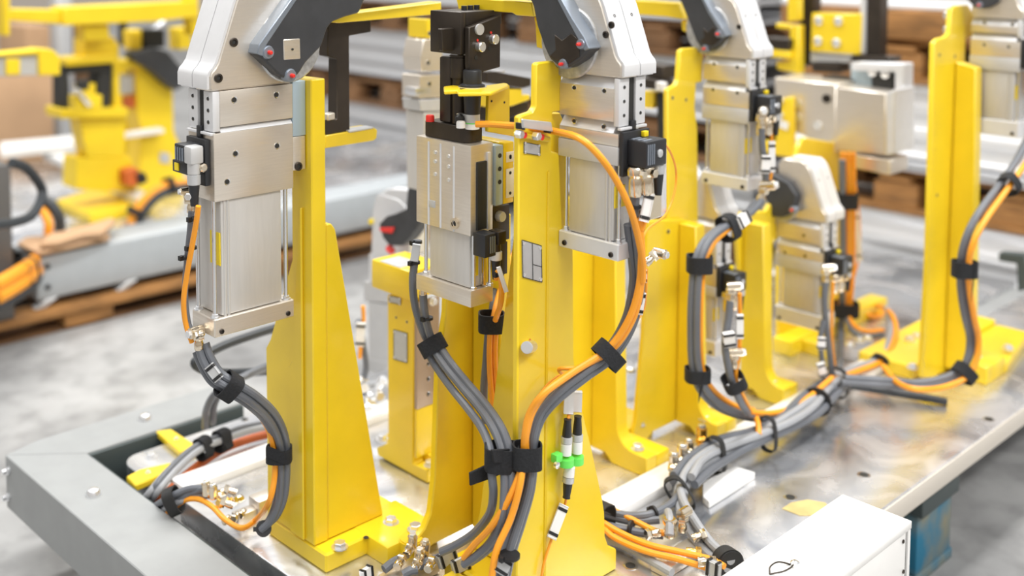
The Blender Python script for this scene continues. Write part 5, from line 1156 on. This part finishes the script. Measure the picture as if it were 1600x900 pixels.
obj('manifold', B().obox(PZ(1062, 870, .008), XA, YA, ZA, .10, .03, .015, .002), 'alu', f_)
for px, py, d_, s_, sd in ((1046, 838, (0, 0, 1), 1.3, None), (1066, 830, (0, 0, 1), 1.1, (1, 0, 0)), (1082, 842, (.6, -.5, .3), 1.0, None), (1072, 862, (.5, -.6, 0), 1.0, None), (1090, 878, (.5, -.6, 0), 1.2, None), (1030, 832, (-.6, .3, 0), 1., None)):
    fitting(PZ(px, py, .03), d_, f_, s_, sd, 'gold' if px == 1072 else 'brass')
cable('hose', 'upright grey hose stub into the fittings under the trunk', 'hose', [PZ(1046, 836, .04), PZ(1046, 822, .045)+ZA*.01, PZ(1044, 800, .05)], .0062, 'lightcable')
f_ = thing('fitting_cluster', 'bright fittings on the white bar left of the trunk', 'fitting', PZ(1062, 735, 0))
for px, py, s_ in ((1052, 748, 1.2), (1066, 738, 1.3), (1076, 722, 1.1), (1096, 706, 1.3)): fitting(PZ(px, py, .03), (.6, .4, .3), f_, s_, (0, 0, 1), 'gold' if px == 1096 else 'brass')
sleeve('grey marker sleeve beside the dark rubber sleeve near the junction box', PZ(1106, 884, .035), PZ(1124, 892, .035), .009, 'label')
# ---------------------------------------------------------------- background right: stacked beams on pallets
M['beam'] = mat('brushed_grey_beam', (.50, .51, .53), .38, metal=.35, var=.12, scale=5, stretch=(1, .2, 6))
M['cab'] = mat('dark_grey_sheet', (.13, .125, .12), .45, metal=.3)
M['beamw'] = mat('mill_finish_profile', (.80, .81, .83), .35, metal=.3, var=.1, scale=5, stretch=(1, .2, 6))
def beam(x, y0, y1, z, h, d, m, label, group):
    """rolled C channel lying on its side: web with two flanges and a groove"""
    t = .008
    o = [(x, z), (x+d, z), (x+d, z+t), (x+.022, z+t), (x+.022, z+h-t), (x+d, z+h-t), (x+d, z+h), (x, z+h), (x, z+h-.014), (x+.010, z+h-.02), (x+.010, z+.02), (x, z+.014)]
    b = B().prism([(a, y0, c) for a, c in o], (0, y1-y0, 0), .0015)
    return tag(obj('channel_section', b, m), label, 'steel profile', group)
def stack(x, y0, y1, levels, m, where, pm='wood'):
    for i, (z, n, h) in enumerate(levels):
        nm = ['lowest', 'middle', 'top'][min(i, 2)]
        for k in range(n):
            for r in range(2):
                beam(x+.01+r*.305, y0+.03*((k*3+r) % 3), y1-.05*((k+r) % 3), z+.0005+k*(h+.0006), h, .278, m, 'long steel channel in the %s layer of the %s stack' % (nm, where), 'beams, %s layer, %s stack' % (nm, where))
def lie_pallet(x, y0, z, ly, lab, m='wood'):
    t = thing('pallet', lab, 'pallet', (x+.36, y0+ly/2, z))
    def bd(n, *q): obj(n, B().box(*q, .003), m, t)
    for k in range(3): bd('deck_board', x+.027+k*.287, x+.117+k*.287, y0, y0+ly, z+.1055, z+.1252)
    for j in range(4):
        yy = y0+.063+j*(ly-.126)/3
        bd('cross_board', x, x+.717, yy-.045, yy+.045, z+.086, z+.1053)
        for k in range(3): bd('block', x+.0045+k*.309, x+.094+k*.309, yy-.063, yy+.063, z+.0181, z+.0858)
    for k in range(3): bd('bottom_board', x+k*.309, x+.099+k*.309, y0, y0+ly, z, z+.0179)
    return t
stack(3.333, 2.016, 5.555, [(-0.0946, 3, .069), (0.2594, 3, .0717), (0.6088, 2, .0717)], 'beam', 'long dull grey')
for z, l in ((FZ+.001, 'lowest'), (0.1138, 'middle'), (0.4789, 'upper')):
    for j, y_ in enumerate((2.06, 3.225, 4.39)):
        lie_pallet(3.333, y_, z+.0005, 1.03, 'brown pallet in the %s tier of the long grey beam stack, %s' % (l, ('near end', 'middle', 'far end')[j]), 'wooddark')
stack(3.136, .134, 1.81, [(-0.1304, 3, .0806), (0.2728, 3, .0717), (0.6984, 1, .0806)], 'beamw', 'bright right-hand')
tag(obj('skid', B().box(3.154, 3.244, .22, 1.75, FZ, -0.1313, .003), 'wooddark'), 'dark timber skid in front under the bright right-hand stack', 'timber')
tag(obj('skid', B().box(3.58, 3.67, .22, 1.75, FZ, -0.1313, .003), 'wooddark'), 'dark timber skid behind under the bright right-hand stack', 'timber')
lie_pallet(3.118, .76, 0.1205, 1.03, 'orange-brown pallet between the layers of the bright right-hand stack'); lie_pallet(3.118, -.32, 0.1205, 1.03, 'pallet at the right end between the layers of the bright stack')
lie_pallet(3.118, .76, 0.4914, 1.03, 'upper orange-brown pallet of the bright right-hand stack, under one more pallet'); lie_pallet(3.118, -.32, 0.4914, 1.03, 'upper pallet at the right end of the bright stack')
tag(obj('timber_board', B().box(3.11, 3.76, .27, 1.79, 0.6173, 0.6975, .004), 'wood'), 'thick orange timber laid across the upper pallets at the right', 'timber')
for i in range(2): tag(obj('steel_plate', B().box(3.10, 3.57, .22, 1.79, 0.2473+i*.012, 0.2567+i*.012, .002), 'beam'), 'thin grey steel plate under the upper beams of the bright stack', 'plate', 'thin plates')
# low white bars on the floor in front of the right stack
for k in range(3): beam(2.885+.011*k, .09, 1.70, FZ+.0005+k*.049, .0485, .18, 'beamw', 'low bright profile lying on the floor before the bright right-hand stack', 'low profiles')
t = thing('floor_bracket', 'small dark steel foot bracket before the low profiles at the right edge', 'bracket', PX(1585, 445, 2.73))
obj('plate', B().prism([PX(a, b, 2.82) for a, b in [(1560, 395), (1600, 398), (1612, 452), (1590, 455), (1588, 412), (1560, 408)]], XA*.03, .002), 'greenblack', t)
# ---------------------------------------------------------------- background left: second fixture on a pallet
YB = 3.0
f2 = thing('base_frame', 'long blue-grey channel of the second fixture in the left background', 'frame', (1.5, 3.02, -.15))
a = PY(57, 403, 3.02)
obj('side_channel', B().box(a.x, 3.4, 3.02, 3.12, a.z-.125, a.z, .004), 'powderblue', f2)
obj('top_flange', B().box(a.x+.001, 3.39, 3.1205, 3.18, a.z-.012, a.z-.001, .002), 'powderblue', f2)
for z_ in (-.03, -.09): obj('bolt', B().lathe((a.x+.03, 3.02, a.z+z_), -YA, [(.008, 0), (.008, .004)], 12), 'slot', f2)
for px in (78, 205):
    q = PY(px, 470, 3.0)
    obj('strut', B().prism([(q.x, 3.02, a.z-.126), (q.x+.035, 3.02, a.z-.126), (q.x-.005, 3.02, -.149), (q.x-.035, 3.02, -.149)], YA*.03, .002), 'label', f2)
deck = -.150
t = thing('pallet', 'long wooden pallet under the second fixture at left', 'pallet', (1.4, 3.5, FZ))
for x0_, x1_ in ((.6, 2.9),):
    obj('front_board', B().box(x0_, x1_, 2.98, 3.08, deck-.022, deck, .003), 'wood', t)
    obj('deck_board', B().box(x0_, x1_, 3.2, 3.32, deck-.022, deck, .003), 'wood', t)
    obj('deck_board', B().box(x0_, x1_, 3.5, 3.9, deck-.022, deck, .003), 'wood', t)
    obj('bottom_board', B().box(x0_, x1_, 3.0, 3.1, FZ, FZ+.008, .003), 'wooddark', t)
for xx in (.9, 1.42, 2.1, 2.8):
    obj('block', B().box(xx-.075, xx+.075, 2.99, 3.09, FZ+.0085, deck-.023, .003), 'wood', t)
    obj('cross_board', B().box(xx-.05, xx+.05, 3.101, 3.9, FZ+.01, deck-.023, .003), 'wooddark', t)
tag(obj('tool_plate', B().box(1.2, 3.3, 3.20, 4.4, -.06, -.012, .004), 'plate'), 'steel tool plate of the second fixture at left', 'plate')
tag(obj('yellow_plate', B().prism([PZ(x, y, .02) for x, y in [(88, 312), (150, 292), (236, 318), (140, 335)]], -ZA*.03, .003), 'yellow2'), 'flat yellow plate lying on the second fixture at left', 'plate')
tag(obj('white_bar', B().prism([PZ(x, y, .05) for x, y in [(66, 236), (84, 230), (240, 305), (226, 314)]], -ZA*.03, .003), 'whitepaint'), 'white bar slanting across the second fixture towards the large left clamp', 'bar')
tag(obj('white_bar', B().prism([PZ(x, y, .085) for x, y in [(0, 236), (0, 222), (130, 210), (134, 222)]], -ZA*.03, .003), 'whitepaint'), 'white bar lying crosswise at the far left of the second fixture', 'bar')
cb_ = B(); 
P0 = [PZ(x, y, .03) for x, y in [(62, 388), (78, 374), (128, 366), (134, 376), (118, 384)]]
tag(obj('cardboard_piece', B().prism(P0, ZA*.012, .002).prism([PZ(x, y, .055) for x, y in [(126, 366), (176, 348), (182, 352), (160, 374), (136, 376)]], ZA*.01, .002) if False else B().prism([PZ(x, y, .03) for x, y in [(62, 388), (78, 372), (128, 362), (174, 347), (181, 352), (160, 372), (130, 374), (90, 386)]], ZA*.016, .003), 'card'), 'crumpled tan cardboard strip lying on the blue-grey channel', 'cardboard')
tag(obj('cardboard_piece', B().prism([PZ(x, y, .012) for x, y in [(26, 386), (40, 376), (168, 366), (172, 376), (110, 390), (60, 400)]], ZA*.012, .003), 'card'), 'flat brown cardboard under the crumpled strip on the blue-grey channel', 'cardboard')
def bgst(label, loc, Y, parts, name='support_stand', cat='stand'):
    t = thing(name, label, cat, loc)
    for n, px, th, m, dy in parts: obj(n, B().prism([PY(a, b, Y+dy) for a, b in px], YA*th, .003), m, t)
    return t
bgst('yellow overhead beam frame of the second fixture along the top left edge', PY(150, 40, 3.3), 3.3, [
    ('top_beam', [(100, 12), (310, 2), (312, 26), (240, 34), (100, 40)], .10, 'yellow2', 0),
    ('beam_end', [(10, 14), (99, 16), (99, 38), (12, 32)], .08, 'yellow2', .02),
    ('left_post', [(4, -10), (16, -10), (16, 56), (6, 56)], .06, 'yellow2', .0),
    ('right_post', [(294, -10), (310, -10), (312, 58), (302, 56)], .06, 'yellow2', .02),
    ('hanger', [(130, 40), (170, 38), (172, 62), (132, 64)], .06, 'yellow2', .03)], 'overhead_frame', 'frame')
bgst('yellow stand with open dark square frame, in the left background', PY(150, 290, 3.4), 3.4, [
    ('upper_block', [(132, 62), (180, 58), (180, 92), (132, 90)], .08, 'yellow2', 0),
    ('upper_ledge', [(103, 92), (180, 86), (182, 98), (104, 104)], .10, 'yellow2', -.02),
    ('dark_frame_top', [(98, 104), (176, 100), (176, 112), (98, 116)], .08, 'slot', 0),
    ('dark_frame_side', [(98, 116), (108, 115), (110, 160), (98, 162)], .08, 'slot', 0),
    ('dark_frame_side', [(156, 112), (176, 111), (172, 170), (150, 170)], .08, 'slot', 0.001),
    ('dark_frame_foot', [(98, 160), (150, 158), (150, 170), (98, 171)], .08, 'slot', 0.002),
    ('yellow_clamp', [(126, 132), (150, 130), (150, 150), (140, 158), (126, 150)], .05, 'yellow2', .01),
    ('upright', [(176, 66), (186, 66), (188, 172), (178, 172)], .06, 'yellow2', .01),
    ('lower_ledge', [(95, 171), (200, 168), (200, 184), (96, 186)], .12, 'yellow2', -.02),
    ('web', [(124, 186), (196, 184), (196, 246), (136, 246)], .08, 'yellow2', 0),
    ('foot', [(120, 247), (205, 245), (215, 300), (118, 296)], .10, 'yellow2', 0)])
bgst('tall yellow stand with the grey swivel arm, in the left background', PY(245, 300, 3.5), 3.5, [
    ('upright', [(214, 100), (240, 98), (270, 128), (272, 205), (286, 240), (290, 300), (215, 300), (222, 205), (214, 180)], .10, 'yellow2', 0),
    ('ledge', [(185, 96), (246, 92), (248, 104), (186, 108)], .10, 'yellow2', -.02),
    ('swivel_arm', [(206, 82), (240, 74), (262, 80), (284, 106), (290, 130), (276, 142), (262, 132), (240, 112), (208, 92)], .06, 'dark', -.06),
    ('black_block', [(226, 46), (258, 46), (258, 74), (228, 76)], .06, 'slot', -.04),
    ('yellow_roller', [(276, 44), (300, 42), (300, 76), (278, 78)], .06, 'yellow2', -.03),
    ('yellow_block', [(204, 48), (222, 46), (222, 78), (206, 78)], .06, 'yellow2', -.03),
    ('grey_plate', [(190, 118), (212, 116), (212, 146), (190, 148)], .05, 'label', .02),
    ('orange_clip', [(196, 152), (212, 150), (212, 168), (198, 170)], .03, 'orange_dark', .01),
    ('bright_tube', [(176, 212), (256, 200), (258, 208), (178, 220)], .04, 'whitepaint', -.05),
    ('label', [(250, 238), (266, 240), (266, 256), (250, 254)], .005, 'label', -.006)])
bgst('grey bar with a yellow end block reaching in at the far left', PY(50, 118, 3.0), 3.0, [
    ('grey_bar', [(-5, 90), (60, 86), (60, 118), (-5, 120)], .05, 'label', 0),
    ('top_strip', [(-5, 84), (60, 77), (60, 85), (-5, 89)], .06, 'yellow2', -.01),
    ('yellow_patch', [(10, 92), (32, 92), (32, 117), (10, 118)], .01, 'yellow2', -.012),
    ('end_block', [(60, 76), (84, 78), (94, 90), (95, 118), (61, 118)], .07, 'yellow2', -.01)], 'grip_bar', 'bar')
tag(obj('cardboard_box', B().box(*sum(([min(p, q), max(p, q)] for p, q in ((PY(-30, 150, 5.2).x, PY(84, 150, 5.2).x),)), []), 5.2, 5.9, FZ, PY(40, 100, 5.2).z, .01), 'card'), 'large brown cardboard box at far left on the floor', 'box')
tag(obj('cardboard_box', B().box(PY(40, 60, 6.0).x, PY(84, 60, 6.0).x, 6.0, 6.4, FZ, PY(60, 40, 6.0).z, .01), 'card'), 'taller brown cardboard box behind the large one at far left', 'box')
tag(obj('machine_post', B().box(PY(90, 60, 5.6).x, PY(114, 60, 5.6).x, 5.6, 5.7, FZ, PY(100, -20, 5.6).z, .006), 'label'), 'grey upright post in the far left background', 'post')
tag(obj('cardboard_box', B().box(PY(118, 60, 5.9).x, PY(145, 60, 5.9).x, 5.9, 6.3, FZ, PY(130, 20, 5.9).z, .01), 'wooddark'), 'dark brown crate behind the grey upright post', 'box')
bgst('yellow pierced post with rollers between the two background stands', PY(200, 290, 3.7), 3.7, [
    ('post', [(186, 98), (214, 96), (214, 300), (190, 300)], .06, 'yellow2', 0),
    ('dark_gap', [(192, 118), (206, 117), (206, 150), (193, 152)], .004, 'slot', -.005),
    ('roller', [(196, 60), (206, 56), (214, 62), (214, 80), (198, 82)], .05, 'zinc', -.02),
    ('black_strap', [(190, 30), (200, 30), (200, 72), (190, 72)], .03, 'black', -.03),
    ('white_shaft', [(226, 60), (262, 26), (268, 30), (232, 66)], .03, 'zinc', -.03)])
bgst('small grey and yellow toggle clamp inside the dark square frame', PY(140, 170, 3.25), 3.25, [
    ('base', [(118, 150), (160, 148), (160, 171), (118, 171)], .05, 'yellow2', 0),
    ('lever', [(116, 140), (124, 138), (146, 164), (140, 168)], .02, 'zinc', -.02),
    ('dark_head', [(124, 126), (140, 124), (140, 140), (126, 142)], .03, 'slot', -.01)], 'toggle_clamp', 'clamp')
bgst('low orange and black cable gland heap at the foot of the background stands', PY(215, 290, 3.35), 3.35, [
    ('orange_body', [(196, 268), (214, 262), (222, 276), (212, 292), (198, 290)], .05, 'orange_dark', 0),
    ('black_body', [(214, 272), (228, 270), (232, 284), (218, 290)], .05, 'black', -.01)], 'cable_gland', 'connector')
# machine edge at the left border
tag(obj('steel_cabinet', B().box(PY(-40, 260, 2.99).x, PY(17, 260, 2.99).x, 2.99, 3.19, -.149, PY(10, 257, 2.99).z, .004), 'cab'), 'dark grey steel cabinet cut off by the left picture border', 'cabinet')
lead('hose', 'dark cable looping out from the grey panel at the left border', [(18, 254, 'y', 2.6), (40, 262, 'y', 2.62), (60, 285, 'y', 2.65), (66, 305, 'y', 2.65), (50, 336, 'y', 2.6), (20, 348, 'y', 2.55), (-10, 352, 'y', 2.5)], .012, 'blackcable')
lab = 'thick orange hose bundle entering the dark end of the blue-grey channel'
bundle(mix([(-10, 455, 'y', 2.8), (20, 438, 'y', 2.85), (44, 422, 'y', 2.95), (60, 408, 'y', 3.1)]), [(0, .012, 0, .020, O, lab, 'orange hoses at far left', 'hose', 'hose'), (.006, -.018, 0, .020, O, lab, 'orange hoses at far left', 'hose', 'hose')])
lead('hose', 'dark hose under the thick orange bundle at far left', [(-10, 476, 'y', 2.8), (24, 462, 'y', 2.85), (50, 444, 'y', 2.95), (62, 420, 'y', 3.1)], .018, 'blackcable')
strap('black strap on the thick orange bundle at far left', PY(41, 424, 2.9), PY(60, 410, 3)-PY(20, 438, 2.85), .032, .035, .014)
tag(obj('tunnel_end', B().prism([PY(x, y, 3.19) for x, y in [(20, 385), (60, 402), (58, 455), (20, 475)]], YA*.2, .003), 'slot'), 'dark tunnel end behind the orange hoses at far left', 'cover')  # solid dark block in place of the tunnel opening
lab = 'orange hose with black strap arching behind the large left clamp'
bundle(mix([(206, 350, 'y', 3.25), (210, 335, 'y', 3.25), (232, 306, 'y', 3.25), (262, 290, 'y', 3.25), (310, 284, 'y', 3.25)]), [(0, 0, 0, .016, O, lab, 'orange hoses behind the left clamp', 'hose', 'hose'), (.018, -.012, 0, .014, 'blackcable', 'black hose beside the orange one arching behind the large left clamp', None, 'hose', 'hose')])
strap('black strap low on the orange hose behind the large left clamp', PY(211, 332, 3.25), PY(232, 306, 3.25)-PY(206, 350, 3.25), .026, .026, .02)
strap('black strap high on the orange hose behind the large left clamp', PY(264, 290, 3.25), PY(300, 284, 3.25)-PY(240, 300, 3.25), .026, .026, .02)
lead('hose', 'short orange hose standing between cardboard and loop at far left', [(75, 366, 'y', 3.1), (76, 350, 'y', 3.1), (70, 334, 'y', 3.12), (60, 324, 'y', 3.15)], .014, O)
lead('hose', 'dark hose curving beside the short orange hose at far left', [(94, 362, 'y', 3.1), (92, 340, 'y', 3.1), (80, 320, 'y', 3.12), (66, 312, 'y', 3.15)], .016, 'blackcable')
# dark grey thin legs behind the pin unit (px 520-600) and blocks
t = thing('base_frame', 'beige-brown low steel ledge far behind the tall left column', 'frame', PY(560, 380, 2.6))
obj('ledge', B().prism([PZ(x, y, -.2) for x, y in [(510, 392), (512, 362), (660, 338), (660, 372)]], -ZA*.05, .004), 'tan', t)
t = thing('fitting_heap', 'heap of nickel fittings and hoses on the plate behind the tall left column', 'fitting', PZ(580, 620, 0))
for i, (px, py) in enumerate(((566, 608), (576, 620), (590, 606), (584, 630), (572, 596), (596, 618), (566, 628))):
    fitting(PZ(px, py, .05), (random.uniform(-1, 1), random.uniform(-1, 1), .4), t, 1.2, None, 'zinc')
cable('hose', 'dark hose on the heap of fittings behind the tall left column', 'hose', mix([(560, 500, 'y', 1.62), (568, 540, 'y', 1.62), (572, 575, 'y', 1.62), (566, 605, 'y', 1.62), (580, 632, 'y', 1.62)]), .006, G)
cable('cable', 'orange cable on the grey clamp behind the tall left column', 'cable', mix([(567, 478, 'y', 1.62), (568, 500, 'y', 1.62), (564, 530, 'y', 1.62), (562, 560, 'y', 1.62)]), .004, O)
sleeve('white marker sleeve on the orange cable behind the tall left column', PY(562, 540, 1.6), PY(564, 505, 1.6), .007)
cable('hose', 'light hose lying over the heap of fittings behind the tall left column', 'hose', mix([(556, 612, 'z', .03), (575, 602, 'z', .05), (600, 600, 'z', .05)]), .007, 'lightcable')
